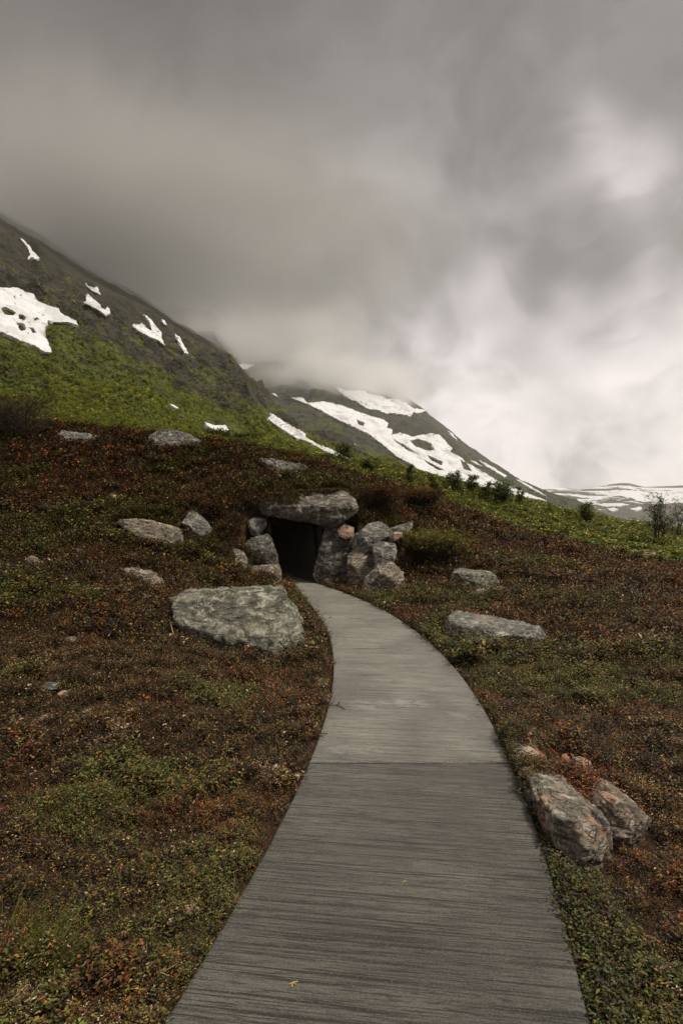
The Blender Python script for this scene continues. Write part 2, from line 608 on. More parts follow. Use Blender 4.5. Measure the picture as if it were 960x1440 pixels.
def rock(label, outline, base, thick, mat, ridge=(), lean=.5, d=None, sink=.25, res=60, rough=1.0, strata=1.0, cuts=9, cl=(.84, .95), grow=1.0, cat='rock', group=None, name='rock', back=.85, seed=None):
    """outline: silhouette of the stone in photograph pixels; base: pixel where it meets the ground"""
    if d is None: d = hit(*base).y
    if 11 < d < 14 and cuts == 9: cuts, cl, grow, rough = 16, (.72, .92), 1.07, rough * .75
    gx_ = sum(p[0] for p in outline) / len(outline); gy_ = sum(p[1] for p in outline) / len(outline)
    outline = [(gx_ + (p[0] - gx_) * grow, gy_ + (p[1] - gy_) * grow) for p in outline]
    ys = [p[1] for p in outline]; y0, y1 = min(ys), max(ys)
    cx = sum(p[0] for p in outline) / len(outline); cy = sum(ys) / len(ys)
    pts = []
    for (px, py) in outline:
        up = (y1 - py) / max(1, y1 - y0)
        dd = thick * lean * up
        if up < .55 and sink > .06 and d < 11:
            dd = min(max(dd, hit(px, py).y - d), thick * .8)
        a = W(px, py, d + dd)
        pts.append(a)
        b = W(cx + (px - cx) * back, cy + (py - cy) * back, d + dd)
        b = b + Vector((0, thick * (1 - .35 * up), 0))
        pts.append(b)
        if up < .35:
            pts.append(a - Vector((0, -.05, sink)))
            pts.append(b - Vector((0, 0, sink)))
    for (px, py, dd) in ridge:
        pts.append(W(px, py, d + dd))
    org = W(base[0], base[1], d + thick * .5)
    wpx = (max(p[0] for p in outline) - min(p[0] for p in outline)) / F * d / 2
    ROCKPOS.append((org.x - (base[0] - cx) / F * d, d + thick * .45, max(wpx, .08), max(thick * .6, .08), org.z))
    o = hull_rock(name, pts, mat, org, res if res < 30 else max(res * 1.25, 90), rough, strata, seed=len(ROCKS) * 3.7 if seed is None else seed, cuts=cuts, cl=cl)
    tag(o, label, cat, group)
    ROCKS.append(o)
    return o


# boulder left of the path
rock('largest boulder, flat topped with grey green lichen, left of the concrete path',
     [(226, 846), (260, 833), (330, 830), (394, 827), (405, 850), (427, 892), (431, 917), (402, 941), (330, 914), (264, 892), (230, 868)],
     (400, 936), 1.25, 'boulder', ridge=[(300, 872, .42), (372, 868, .25), (408, 915, -.02), (345, 905, .12)], lean=.75, d=6.3, res=64, sink=.3, rough=.9)
# capstone and jambs
CAP = rock('long mossy capstone laid across the top of the tunnel mouth',
     [(358, 706), (372, 699), (425, 693), (490, 691), (503, 703), (506, 718), (494, 728), (470, 741), (450, 733), (400, 727), (368, 724)],
     (440, 735), .9, 'mossy', ridge=[(480, 712, -.10), (420, 712, -.08), (375, 712, -.05)], lean=.5, d=12.75, sink=.0, res=72, cuts=5, cl=(.88, .96), name='capstone', cat='capstone')
rock('small pale stone wedged under the left end of the capstone',
     [(348, 733), (358, 727), (372, 729), (374, 742), (364, 752), (352, 750)], (360, 750), .5, 'grey', d=12.7, sink=.05)
rock('dark grey block forming the left side of the tunnel mouth',
     [(342, 768), (352, 756), (376, 750), (382, 758), (390, 785), (386, 797), (360, 797), (345, 788)], (366, 797), .7, 'dark',
     ridge=[(362, 775, -.18), (372, 766, -.14)], d=12.4, sink=.2, cuts=6, cl=(.86, .95))
rock('pale tan block under the dark one at the left of the tunnel mouth',
     [(333, 803), (345, 798), (378, 797), (392, 794), (395, 810), (388, 824), (370, 826), (350, 818), (336, 810)], (376, 826), .6, 'tan', d=11.6, sink=.3)
rock('small rounded pale stone at the outer left of the tunnel stones',
     [(322, 776), (330, 772), (341, 776), (346, 788), (338, 796), (326, 792)], (334, 795), .4, 'tan', d=11.9, sink=.2)
rock('upright dark slab forming the right side of the tunnel mouth',
     [(449, 770), (460, 732), (480, 730), (499, 744), (499, 812), (485, 820), (452, 818), (441, 802)], (475, 818), 1.3, 'dark',
     ridge=[(470, 775, -.1)], lean=.1, d=12.75, sink=.2, res=64, cuts=5, cl=(.88, .96))
rock('pinkish stone tucked under the right end of the capstone',
     [(474, 742), (484, 738), (497, 742), (497, 752), (487, 757), (476, 752)], (486, 757), .4, 'pink', d=12.6, sink=.02)
rock('smooth grey slab lying on top of the right hand tunnel stones',
     [(494, 762), (500, 752), (520, 737), (532, 734), (548, 740), (556, 752), (550, 762), (530, 768), (500, 771)], (525, 770), .8, 'grey', d=12.1, sink=.12, res=44,
     ridge=[(525, 752, -.1)])
rock('thin grey stone at the far right end of the tunnel stones',
     [(546, 745), (562, 739), (583, 733), (582, 739), (566, 750), (550, 754)], (565, 752), .5, 'grey', d=12.6, sink=.12)
rock('small orange stone resting on the grey slab right of the tunnel',
     [(548, 754), (556, 748), (566, 748), (567, 754), (558, 760), (549, 759)], (557, 760), .25, 'pink', d=11.9, sink=.02)
rock('tan streaked stone standing between the dark slab and the grey slab',
     [(489, 784), (496, 773), (512, 770), (530, 772), (532, 786), (520, 806), (500, 818), (489, 810)], (505, 818), .7, 'tan', d=11.9, sink=.2,
     ridge=[(508, 790, -.1)])
rock('flat grey stone between the grey slab and the lowest right boulder',
     [(524, 768), (534, 762), (556, 765), (560, 776), (548, 790), (528, 786)], (540, 788), .6, 'grey', d=11.5, sink=.3)
rock('rough tan boulder beside the path at the right of the tunnel mouth',
     [(505, 832), (512, 815), (530, 797), (548, 792), (560, 799), (568, 806), (570, 822), (556, 834), (530, 838), (508, 838)], (530, 838), .9, 'tan',
     ridge=[(535, 815, -.15), (550, 812, -.1)], d=10.9, sink=.25, res=52)
# rocks on the left slope
rock('long flat rock lying across the left slope with pale upper edge',
     [(155, 735), (165, 730), (195, 731), (225, 738), (243, 746), (249, 760), (246, 771), (236, 765), (205, 752), (165, 742)], (230, 768), 1.0, 'tan', sink=.2, lean=.4)
rock('smooth grey leaning stone on the slope left of the tunnel',
     [(247, 727), (258, 720), (270, 719), (288, 736), (298, 752), (292, 757), (275, 750), (254, 738)], (280, 755), .7, 'grey', sink=.2)
rock('low narrow striped rock half buried left of the largest boulder',
     [(163, 802), (175, 799), (205, 808), (232, 823), (234, 829), (218, 826), (190, 818), (168, 810)], (210, 826), .6, 'tan', sink=.2, strata=2)
rock('long pale flat rock on the crest at the upper left',
     [(76, 608), (90, 605), (125, 610), (142, 614), (145, 619), (120, 621), (92, 617)], (115, 622), 1.0, 'grey', sink=.2)
rock('dark boulder sitting on the crest left of the tunnel',
     [(208, 612), (222, 605), (240, 604), (265, 610), (279, 618), (279, 629), (240, 627), (212, 624)], (245, 629), 1.6, 'dark', sink=.3, res=48)
rock('flat dark slab on the crest behind the capstone',
     [(357, 645), (375, 645), (405, 649), (430, 655), (436, 665), (420, 667), (392, 662), (366, 652)], (410, 667), 1.2, 'dark', sink=.2, strata=1.6)
rock('small tan stone alone high on the left slope',
     [(147, 697), (156, 694), (168, 699), (171, 706), (160, 708), (150, 703)], (160, 708), .35, 'pink', sink=.1, res=24)
rock('small round pale stone on the far left of the slope',
     [(36, 784), (42, 780), (50, 785), (50, 795), (42, 797), (36, 791)], (43, 796), .15, 'tan', sink=.06, res=22)
rock('small grey stone between the long flat rock and the left edge',
     [(96, 774), (104, 771), (113, 773), (113, 778), (105, 781), (97, 779)], (105, 780), .2, 'grey', sink=.06, res=22)
rock('small upright grey stone just left of the largest boulder',
     [(196, 845), (203, 838), (210, 838), (211, 844), (204, 850), (197, 850)], (203, 850), .2, 'grey', sink=.08, res=22)
rock('small white oval pebble in the heath at lower left',
     [(58, 964), (66, 960), (76, 962), (78, 968), (70, 971), (60, 970)], (68, 971), .08, 'grey', sink=.03, res=22, name='pebble', cat='pebble')
# right of the path
rock('angular grey stone with pale top on the right slope',
     [(637, 826), (640, 806), (650, 801), (668, 806), (696, 806), (706, 816), (702, 828), (680, 832), (655, 824)], (672, 832), .9, 'boulder',
     ridge=[(655, 812, -.1)], sink=.15)
rock('small pinkish stone in front of the angular grey stone',
     [(664, 835), (672, 829), (685, 829), (686, 836), (676, 839), (666, 838)], (676, 839), .25, 'pink', sink=.08, res=24)
rock('flat pink stone just right of the angular grey stone',
     [(694, 829), (704, 825), (720, 828), (725, 832), (712, 834), (698, 833)], (710, 834), .3, 'pink', sink=.08, res=24)
rock('long wedge shaped grey slab lying right of the path',
     [(622, 893), (632, 870), (644, 864), (700, 872), (760, 883), (782, 893), (780, 904), (740, 909), (700, 907), (650, 909), (626, 902)], (690, 909), .75, 'grey',
     ridge=[(650, 885, -.06), (715, 893, -.08)], lean=.9, sink=.15, res=60, rough=.8)
# the cluster at the lower right
rock('lichen spotted rock with orange marks beside the path at lower right',
     [(757, 1120), (778, 1112), (800, 1116), (822, 1126), (852, 1150), (862, 1170), (858, 1200), (830, 1236), (800, 1222), (772, 1185), (760, 1150)], (815, 1228), .55, 'spotted',
     ridge=[(790, 1165, -.05), (835, 1175, -.06), (815, 1215, -.06)], lean=.7, d=2.62, sink=.15, res=60)
rock('brown slab behind the orange spotted rock at lower right',
     [(840, 1122), (868, 1112), (890, 1130), (915, 1150), (920, 1164), (900, 1176), (868, 1186), (846, 1170)], (880, 1180), .45, 'brown', ridge=[(880, 1150, -.05)], lean=.8,
     d=2.82, sink=.12, res=44)
rock('pink granite stone against the path edge above the spotted rock',
     [(722, 1068), (728, 1058), (745, 1056), (765, 1061), (771, 1070), (755, 1078), (732, 1080)], (745, 1080), .3, 'pink', sink=.1, d=3.5, res=36)
rock('small pink stone behind the red moss at lower right',
     [(812, 1074), (820, 1070), (833, 1074), (836, 1081), (826, 1086), (814, 1082)], (825, 1085), .14, 'pink', sink=.05, res=24)
rock('tiny pale pink stone between the two pink stones at lower right',
     [(794, 1068), (800, 1065), (805, 1070), (802, 1075), (796, 1074)], (800, 1075), .1, 'pink', sink=.04, res=20)
rock('flat orange stone shard lying on the brown slab at lower right',
     [(847, 1121), (856, 1120), (874, 1130), (872, 1133), (857, 1131), (849, 1126)], (860, 1132), .1, 'pink', sink=.01, d=2.74, res=24, rough=.4, name='stone_shard', cat='stone')

for px_, py_, w_ in ((18, 690, 7), (88, 686, 8), (98, 691, 6), (95, 756, 6), (62, 801, 5), (24, 797, 6), (76, 804, 5), (148, 880, 6), (98, 900, 8), (175, 936, 5), (84, 976, 5), (186, 781, 6),
                     (182, 1001, 6), (60, 1012, 8), (914, 783, 16), (735, 884, 4), (652, 1003, 6), (842, 884, 5), (118, 1003, 5), (206, 946, 4)):
    rock('tiny pale stone chip lying in the heath', [(px_ - w_, py_), (px_ - w_ * .5, py_ - w_ * .45), (px_ + w_ * .4, py_ - w_ * .5), (px_ + w_, py_ - w_ * .1), (px_ + w_ * .6, py_ + w_ * .3), (px_ - w_ * .4, py_ + w_ * .3)],
         (px_, py_ + w_ * .3), .10, random.choice(['pink', 'tan', 'grey']), sink=.05, res=18, name='stone_chip', cat='stone', group='tiny stone chips scattered in the heath')

# ------------------------------------------------------------------ the passage
TURF.append((CAP, 5200, .30))


def make_tunnel():
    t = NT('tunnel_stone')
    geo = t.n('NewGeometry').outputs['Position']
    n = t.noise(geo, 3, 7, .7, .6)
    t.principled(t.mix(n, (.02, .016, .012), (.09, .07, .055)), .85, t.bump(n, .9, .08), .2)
    root = empty('tunnel', (-1.0, ENT, 0))
    tag(root, 'dark low passage running into the hill behind the capstone', 'tunnel')
    Ys = np.linspace(ENT + .12, 17.6, 40)
    l, r = path_edges(Ys)

    def sheet(name, A, B, m=24, amp=.06, thick=.15):
        k = np.linspace(0, 1, m)[:, None, None]
        V = (A[None] * (1 - k) + B[None] * k).reshape(-1, 3)
        nn = np.cross(A[1] - A[0], B[0] - A[0]); nn = nn / np.linalg.norm(nn)
        V = V + nn * (amp * fbm(V * 2.2, 4, ridged=True))[:, None]
        idx = np.arange(m * len(A)).reshape(m, len(A))
        f = np.stack([idx[:-1, :-1], idx[1:, :-1], idx[1:, 1:], idx[:-1, 1:]], -1).reshape(-1, 4)
        V = V - np.array(root.location)
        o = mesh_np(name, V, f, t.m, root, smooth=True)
        md = o.modifiers.new('thick', 'SOLIDIFY'); md.thickness = thick; md.offset = 0
        return o
    zl = np.zeros_like(Ys)
    top = 1.58
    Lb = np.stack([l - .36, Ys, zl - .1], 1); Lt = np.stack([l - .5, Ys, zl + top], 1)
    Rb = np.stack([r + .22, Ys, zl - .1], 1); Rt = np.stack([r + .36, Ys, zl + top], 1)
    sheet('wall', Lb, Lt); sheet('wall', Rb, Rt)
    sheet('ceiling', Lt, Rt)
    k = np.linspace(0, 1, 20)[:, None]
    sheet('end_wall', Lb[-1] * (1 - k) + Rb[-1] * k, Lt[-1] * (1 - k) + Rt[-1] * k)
    return root


make_tunnel()
GROUND = make_ground()

# ------------------------------------------------------------------ ground cover
PAL = {
    'rust': (.125, .044, .011), 'brown': (.055, .030, .014), 'dark': (.024, .016, .010), 'olive': (.095, .076, .018), 'green': (.060, .085, .019),
    'lime': (.13, .15, .030), 'tan': (.36, .24, .125), 'yellow': (.32, .21, .04), 'red': (.19, .034, .014), 'orange': (.30, .10, .016),
    'black': (.010, .008, .006), 'pinkish': (.30, .17, .115),
    'pale': (.42, .33, .22), 'moss': (.12, .125, .020), 'bluegreen': (.045, .085, .040), 'ochre': (.22, .135, .032)}


def leaves(P, s, up, k, h, ll, lw, el, tint, tilt=.5, fold=.25, jit=.3):
    """k leaves on each sprig at P; returns verts, colours"""
    n = len(P)
    az0 = RNG.uniform(0, 6.283, n)
    sd = np.stack([RNG.normal(0, tilt, n), RNG.normal(0, tilt, n), np.ones(n)], 1)
    sd = sd / np.linalg.norm(sd, axis=1)[:, None]
    Vs, Cs = [], []
    for j in range(k):
        tt = (j + RNG.uniform(.1, .9, n)) / k
        b = P + sd * (h * s * tt)[:, None]
        az = az0 + j * 2.4 + RNG.normal(0, .4, n)
        e = RNG.uniform(el[0], el[1], n)
        L = np.stack([np.cos(az) * np.cos(e), np.sin(az) * np.cos(e), np.sin(e)], 1)
        S = np.stack([-np.sin(az), np.cos(az), np.zeros(n)], 1)
        U = np.cross(L, S)
        U = np.where(U[:, 2:3] < 0, -U, U)
        le = (ll * s * RNG.uniform(.6, 1.25, n))[:, None]
        we = (lw * s * RNG.uniform(.7, 1.2, n))[:, None]
        v0 = b
        v1 = b + L * le * .55 + S * we * .5 + U * we * fold
        v2 = b + L * le
        v3 = b + L * le * .55 - S * we * .5 + U * we * fold
        Vs.append(np.stack([v0, v1, v2, v3], 1))
        Cs.append(tint * RNG.uniform(1 - jit, 1 + jit, n)[:, None])
    return np.concatenate(Vs).reshape(-1, 3), np.concatenate(Cs)


def pick(n, names, probs):
    c = np.array([PAL[k] for k in names])
    i = RNG.choice(len(names), n, p=np.array(probs) / sum(probs))
    return c[i] * (RNG.uniform(.55, 1.2, n) ** 1.5 + .35 * (RNG.uniform(0, 1, n) > .8))[:, None]


LEAF = mat_leaf('heath_leaves', .5, .22, .12)
LEAFG = mat_leaf('scrub_leaves', .6, .25, .35)
VB, CB = [], []


def add(vc):
    VB.append(vc[0]); CB.append(vc[1])


def sample_points(n, d0, d1, half=.82, pw=1.0):
    """points in the ground wedge in front of the path's start"""
    u = RNG.uniform(0, 1, n)
    d = np.sqrt(d0 * d0 + u * (d1 * d1 - d0 * d0)) if pw == 1 else d0 * (d1 / d0) ** u
    x = RNG.uniform(-half, half, n) * d + RNG.uniform(-.8, .8, n)
    return x, d


def scatter():
    bands = [(0.9, 3.2, 90000, .78), (3.2, 6.0, 75000, 1.25), (6, 10.5, 68000, 2.4), (10.5, 16, 60000, 3.6), (16, 26, 90000, 5.2), (26, 60, 90000, 8.5)]
    for d0, d1, n, s0 in bands:
        x, y = sample_points(n, d0, d1)
        sd = corridor(x, y)
        keep = (sd > -.018 * (1 + fbm(np.stack([x * 4, y * 4, x * 0], 1), 2))) | (y > ENT + .25)
        x, y, sd = x[keep], y[keep], sd[keep]
        n = len(x)
        P = np.stack([x, y, ground_z(x, y) - .005], 1)
        s = s0 * RNG.uniform(.7, 1.3, n) * np.clip(.75 + sd * 2, .7, 1)
        cl = fbm(np.stack([x * 5.5 / s0 ** .6, y * 5.5 / s0 ** .6, x * 0], 1), 3)
        s = s * np.clip(.85 + 1.3 * cl, .5, 1.7)
        rw, rq = rock_weight(x, y)
        s = s * (1 - .15 * rw)
        kp = (rq > .8) & ((sd > 0) | (y > ENT + .3))
        x, y, sd, P, s, cl = x[kp], y[kp], sd[kp], P[kp], s[kp], cl[kp]; n = len(x)
        gz_ = green_zone(x, y)
        isg = RNG.uniform(0, 1, n) < gz_
        a = fb2(x, y, .34, 3, 21.0); b = fb2(x, y, 1.0, 3, 31.0); c = fb2(x, y, 3.0, 2, 41.0); e = fb2(x, y, .8, 3, 51.0)
        # ---- heath
        h = ~isg
        r = RNG.uniform(0, 1, n)
        green = h & (1.2 * a + .8 * b + .25 * (r - .5) > .21 + .12 * (x > 1.5) * (y > 4))
        rusty = h & ~green & (1.2 * e + .5 * c + .3 * (r - .5) > .20 - .34 * sstep(9, 15, y))
        brown = h & ~green & ~rusty
        lit = h & (b + .6 * c - .3 * a + .35 * (r - .5) > .30)
        hf = 1.0 if d0 < 10 else (.75 if d0 < 16 else .5)
        # woody crowberry and heather stems, near-black colours painting in shade under the sprigs
        m = h
        add(leaves(P[m], s[m], 0, 6, .05 * hf, .017, .006, (-.2, 1.0), pick(m.sum(), ['dark', 'brown', 'black', 'rust'], [4, 2, 4, .8])))
        m = green
        add(leaves(P[m], s[m], 0, 8, .085 * hf, .017, .0095, (-.3, .6), pick(m.sum(), ['olive', 'green', 'moss', 'lime', 'brown', 'ochre', 'dark'], [5, 2, 3, 2, 2, 2, 2])))
        m = rusty & (RNG.uniform(0, 1, n) < .8)
        add(leaves(P[m], s[m], 0, 7, .085 * hf, .016, .008, (-.3, .7), pick(m.sum(), ['rust', 'brown', 'red', 'orange', 'ochre', 'olive', 'dark'], [4, 3, 1, 1.6, 1.8, 2, 3])))
        m = brown & (RNG.uniform(0, 1, n) < .7)
        add(leaves(P[m], s[m], 0, 7, .075 * hf, .016, .007, (-.2, .8), pick(m.sum(), ['brown', 'dark', 'rust', 'olive', 'moss', 'ochre', 'tan'], [3, 3, 2.5, 3, 1, 1.2, .35])))
        m = lit
        add(leaves(P[m] + RNG.normal(0, .03, (m.sum(), 3)) * [1, 1, 0] + [0, 0, .02], s[m] * .8, 0, 4, .05 * hf, .014, .008, (-.4, .5), pick(m.sum(), ['tan', 'ochre', 'pale', 'yellow'], [4, 4, 1.6, .8])))
        # pale lichen and dead litter in compact patches
        m = h & (fb2(x, y, 1.9, 3, 61.0) + .25 * fb2(x, y, 7, 2, 66.0) > .42)
        add(leaves(P[m] + [0, 0, .03], s[m] * .9, 0, 7, .035 * hf, .013, .008, (-.5, .5), pick(m.sum(), ['pale', 'tan', 'ochre', 'pinkish'], [3, 4, 2, 2])))
        # thin twigs everywhere
        m = h & (RNG.uniform(0, 1, n) < .4)
        add(leaves(P[m], s[m], 0, 2, .04 * hf, .07, .0024, (-.1, .6), pick(m.sum(), ['brown', 'black', 'tan', 'rust'], [4, 3, 1.5, 2])))
        # single bright leaves
        m = h & (RNG.uniform(0, 1, n) < .035)
        add(leaves(P[m] + [0, 0, .03], s[m], 0, 2, .06 * hf, .016, .010, (-.2, .6), pick(m.sum(), ['yellow', 'pale', 'orange', 'lime'], [2, 2, 1.6, 1])))
        # ---- green scrub beyond the crest
        m = isg
        add(leaves(P[m], s[m] * 1.1, 0, 9, .055 * hf, .016, .009, (-.35, .5), 1.8 * pick(m.sum(), ['green', 'moss', 'lime', 'olive', 'bluegreen', 'brown', 'ochre'], [3, 5, 4, 3, 1, .6, .8])))
    # steep banks round the passage
    n = 26000
    x = RNG.uniform(-4.5, 3.5, n); y = RNG.uniform(10.2, 14.6, n)
    sd = corridor(x, y); _, rq = rock_weight(x, y)
    k = ((sd > .02) & (y < ENT - .1) | (y > ENT + .15)) & (rq > .85)
    x, y = x[k], y[k]; n = len(x)
    P = np.stack([x, y, ground_z(x, y)], 1)
    add(leaves(P, RNG.uniform(1.5, 3.0, n), 0, 7, .06, .017, .008, (-.3, .7), pick(n, ['rust', 'brown', 'olive', 'ochre', 'moss', 'dark'], [3, 4, 4, 1.5, 1.5, 1])))
    # turf creeping over the capstone and the upper tunnel stones
    for o, cnt, frac in ((o_, c_, f_) for o_, c_, f_ in TURF):
        me = o.data
        bv = BVHTree.FromPolygons([tuple(v.co + o.location) for v in me.vertices], [tuple(p.vertices) for p in me.polygons])
        xs = [v.co.x + o.location.x for v in me.vertices]; ys = [v.co.y + o.location.y for v in me.vertices]
        pts = []
        for _ in range(cnt):
            px_, py_ = random.uniform(min(xs), max(xs)), random.uniform(min(ys), max(ys))
            u_ = (px_ - min(xs)) / (max(xs) - min(xs)); v_ = (py_ - min(ys)) / (max(ys) - min(ys))
            edge = .16 * perlin(np.array([[px_ * 3, py_ * 3, 2.0]]))[0]
            if v_ + edge < frac + .45 * u_ - .1 and not (u_ + edge < .42 and v_ > .05): continue
            l_ = bv.ray_cast(Vector((px_, py_, 5)), Vector((0, 0, -1)))[0]
            if l_ is not None: pts.append(tuple(l_))
        P = np.array(pts); n = len(P)
        add(leaves(P, RNG.uniform(1.2, 2.6, n), 0, 7, .05, .016, .008, (-.3, .7), pick(n, ['rust', 'brown', 'olive', 'ochre', 'dark', 'black', 'moss'], [3, 3, 3, 1.5, 2, 2, 1])))
    # along the right edge of the path by the stones
    n = 5000
    y = RNG.uniform(1.6, 4.2, n); l_, r_ = path_edges(y)
    x = r_ + np.abs(RNG.normal(0, .10, n)); _, rq = rock_weight(x, y)
    k = rq > .7
    x, y = x[k], y[k]; n = len(x)
    P = np.stack([x, y, ground_z(x, y)], 1)
    add(leaves(P, RNG.uniform(.7, 1.2, n), 0, 8, .08, .016, .009, (-.3, .7), pick(n, ['green', 'olive', 'brown', 'dark', 'black', 'moss'], [3, 3, 2, 2, 2, 1.5])))
    # red moss between the lower right stones
    n = 2600
    c = hit(785, 1098)
    x = c.x + RNG.normal(0, .15, n); y = c.y + RNG.normal(0, .14, n)
    k = corridor(x, y) > .02
    x, y = x[k], y[k]; n = len(x)
    P = np.stack([x, y, ground_z(x, y) + .01], 1)
    add(leaves(P, RNG.uniform(.6, 1.1, n), 0, 8, .06, .016, .010, (-.3, .7), pick(n, ['red', 'orange', 'rust', 'brown', 'ochre'], [2.5, 2.5, 3, 2, 1])))
    V = np.concatenate(VB); C = np.concatenate(CB)
    f = np.arange(len(V)).reshape(-1, 4)
    o = mesh_np('heath_ground_cover', V, f, LEAF, smooth=False, tint=C, tint_dom='FACE')
    tag(o, 'low rust brown and olive heath plants covering the ground', 'ground cover', kind='stuff')
    print('heath leaves', len(f))


scatter()

# ------------------------------------------------------------------ mountains
LOFT = {}


def loft(name, cols, mat, nu, nv, amp, seed, back=60, fscale=.03, vpow=1.0, ledge=0):
    """cols: (px, base_py, base_d, ridge_py, ridge_d); surface from the base up to the ridge and down behind it"""
    c = np.array(cols, float)
    px = np.linspace(c[0, 0], c[-1, 0], nu)
    by, bd, ry, rd = [np.interp(px, c[:, 0], c[:, i]) for i in (1, 2, 3, 4)]
    k = np.ones(9) / 9
    sm = lambda a: np.convolve(np.pad(a, 4, mode='edge'), k, 'valid')
    bd, rd, by = sm(bd), sm(rd), sm(by)

    def w(py, d):
        return np.stack([(px - 480) / F * d, d, EYE - (py - 720) / F * d], 1)
    B, T = w(by, bd), w(ry, rd)
    nb = max(6, nv // 6)
    v = np.linspace(0, 1, nv) ** vpow
    rows = [B * (1 - t) + T * t for t in v]
    rows = [B + np.array([0, -6.0, -16]), B + np.array([0, -2.0, -3])] + rows
    nv = nv + 2
    v = np.concatenate([[0, 0], v])
    slope = T - B
    for j in range(1, nb):
        t = j / (nb - 1)
        rows.append(T + np.stack([np.full(nu, -back * .7 * t), np.full(nu, back * t), np.full(nu, -back * .9 * t * t)], 1))
    V = np.stack(rows)                       # (rows, nu, 3)
    tot = len(rows)
    flat = V.reshape(-1, 3)
    nrm = np.stack([np.full(nu, .25), np.full(nu, -.55), np.full(nu, .8)], 1)
    nrm = nrm / np.linalg.norm(nrm, axis=1)[:, None]
    nrm = np.broadcast_to(nrm, V.shape).reshape(-1, 3)
    dist = np.linalg.norm(flat, axis=1)
    tv = np.concatenate([v, np.ones(nb - 1)])[:, None] * np.ones((1, nu))
    el = (V[..., 2] - EYE) / np.linalg.norm(V[..., :2], axis=-1)
    e0, e1 = el[2][None], el[nv - 1][None]
    ang = np.clip((el - e0) / (e1 - e0 + 1e-6), 0, 1)
    ang[nv:] = 1
    ang = ang.ravel()
    tv = tv.ravel()
    edge = (1 - .82 * sstep(.72, .96, ang))
    A = amp * edge * np.clip(dist / rd.max(), .06, 1.2) ** .8 * (.1 + .9 * sstep(0, .05, tv))
    n = fbm(flat * fscale + seed, 6, ridged=True, gain=.55)
    n2 = fbm(flat * fscale * 4.3 + seed * 2, 4)
    if ledge:
        zz = flat[:, 2] + 16 * fbm(flat * .012 + 4, 3) + .28 * flat[:, 0]
        st = zz / ledge
        n = n + 1.5 * (np.abs((st % 1) - .5) * 2 - .5) * sstep(-.1, .4, fbm(flat * .01 + 9, 3) + .15)
    disp = A * (n * .8 + n2 * .35)
    flat = flat + nrm * disp[:, None]
    idx = np.arange(tot * nu).reshape(tot, nu)
    f = np.stack([idx[:-1, :-1], idx[:-1, 1:], idx[1:, 1:], idx[1:, :-1]], -1).reshape(-1, 4)
    o = mesh_np(name, flat, f, mat, smooth=True, tint=np.stack([ang, n, n2], 1))
    tag(o, kind='structure')
    LOFT[name] = (flat.reshape(tot, nu, 3), ang.reshape(tot, nu))
    return o, BVHTree.FromPolygons([tuple(p) for p in flat], [tuple(int(i) for i in q) for q in f])


def mat_mountain(name, sc, veg_hi, veg_amt, green, rockc):
    t = NT(name)
    geo = t.n('NewGeometry')
    pos = geo.outputs['Position']
    at = t.n('Attribute', attribute_name='tint')
    sp = t.n('SeparateColor'); t.l(at.outputs['Color'], sp.inputs[0])
    tv, n, n2 = sp.outputs
    v = t.mapping(pos, (sc,) * 3)
    dia = t.mapping(pos, (sc * .45, sc * .45, sc * 1.6), rot=(0, R(28), 0))
    big = t.noise(dia, 1.2, 6, .6, .5)
    mid = t.noise(v, 6, 6, .68, .3)
    fine = t.noise(v, 30, 5, .7)
    rock = t.mix(t.ramp(mid, .35, .65), tuple(c * .3 for c in rockc), tuple(c * 1.4 for c in rockc))
    rock = t.mix(t.math('MULTIPLY', t.ramp(fine, .55, .68), .6), rock, tuple(c * 2.0 for c in rockc))
    g = t.mix(t.ramp(mid, .34, .66), tuple(c * .55 for c in green), tuple(c * 1.3 for c in green))
    g = t.mix(t.ramp(t.noise(v, 2.2, 5, .6, .6), .52, .66), g, (.075, .058, .026))
    g = t.mix(t.math('MULTIPLY', t.ramp(fine, .5, .68), .6), g, tuple(c * .35 for c in green))
    m = t.math('ADD', veg_amt, t.math('MULTIPLY', t.math('SUBTRACT', big, .5), 2.2))
    m = t.math('ADD', m, t.math('MULTIPLY', t.math('SUBTRACT', mid, .5), 1.3))
    m = t.math('SUBTRACT', m, t.math('MULTIPLY', tv, veg_hi))
    m = t.math('SUBTRACT', m, t.math('MULTIPLY', n, .10))
    scree = t.mix(t.ramp(big, .4, .6), tuple(c * .9 for c in rockc), (.075, .072, .04))
    rock = t.mix(t.math('MULTIPLY', t.ramp(tv, .55, .75), .75), rock, scree)
    col = t.mix(t.ramp(m, -.06, .08), rock, g)
    h = t.math('ADD', t.math('MULTIPLY', mid, 1.0), t.math('MULTIPLY', fine, .4))
    t.principled(col, .92, t.bump(h, 1.0, .16 / sc), .15)
    return t.m


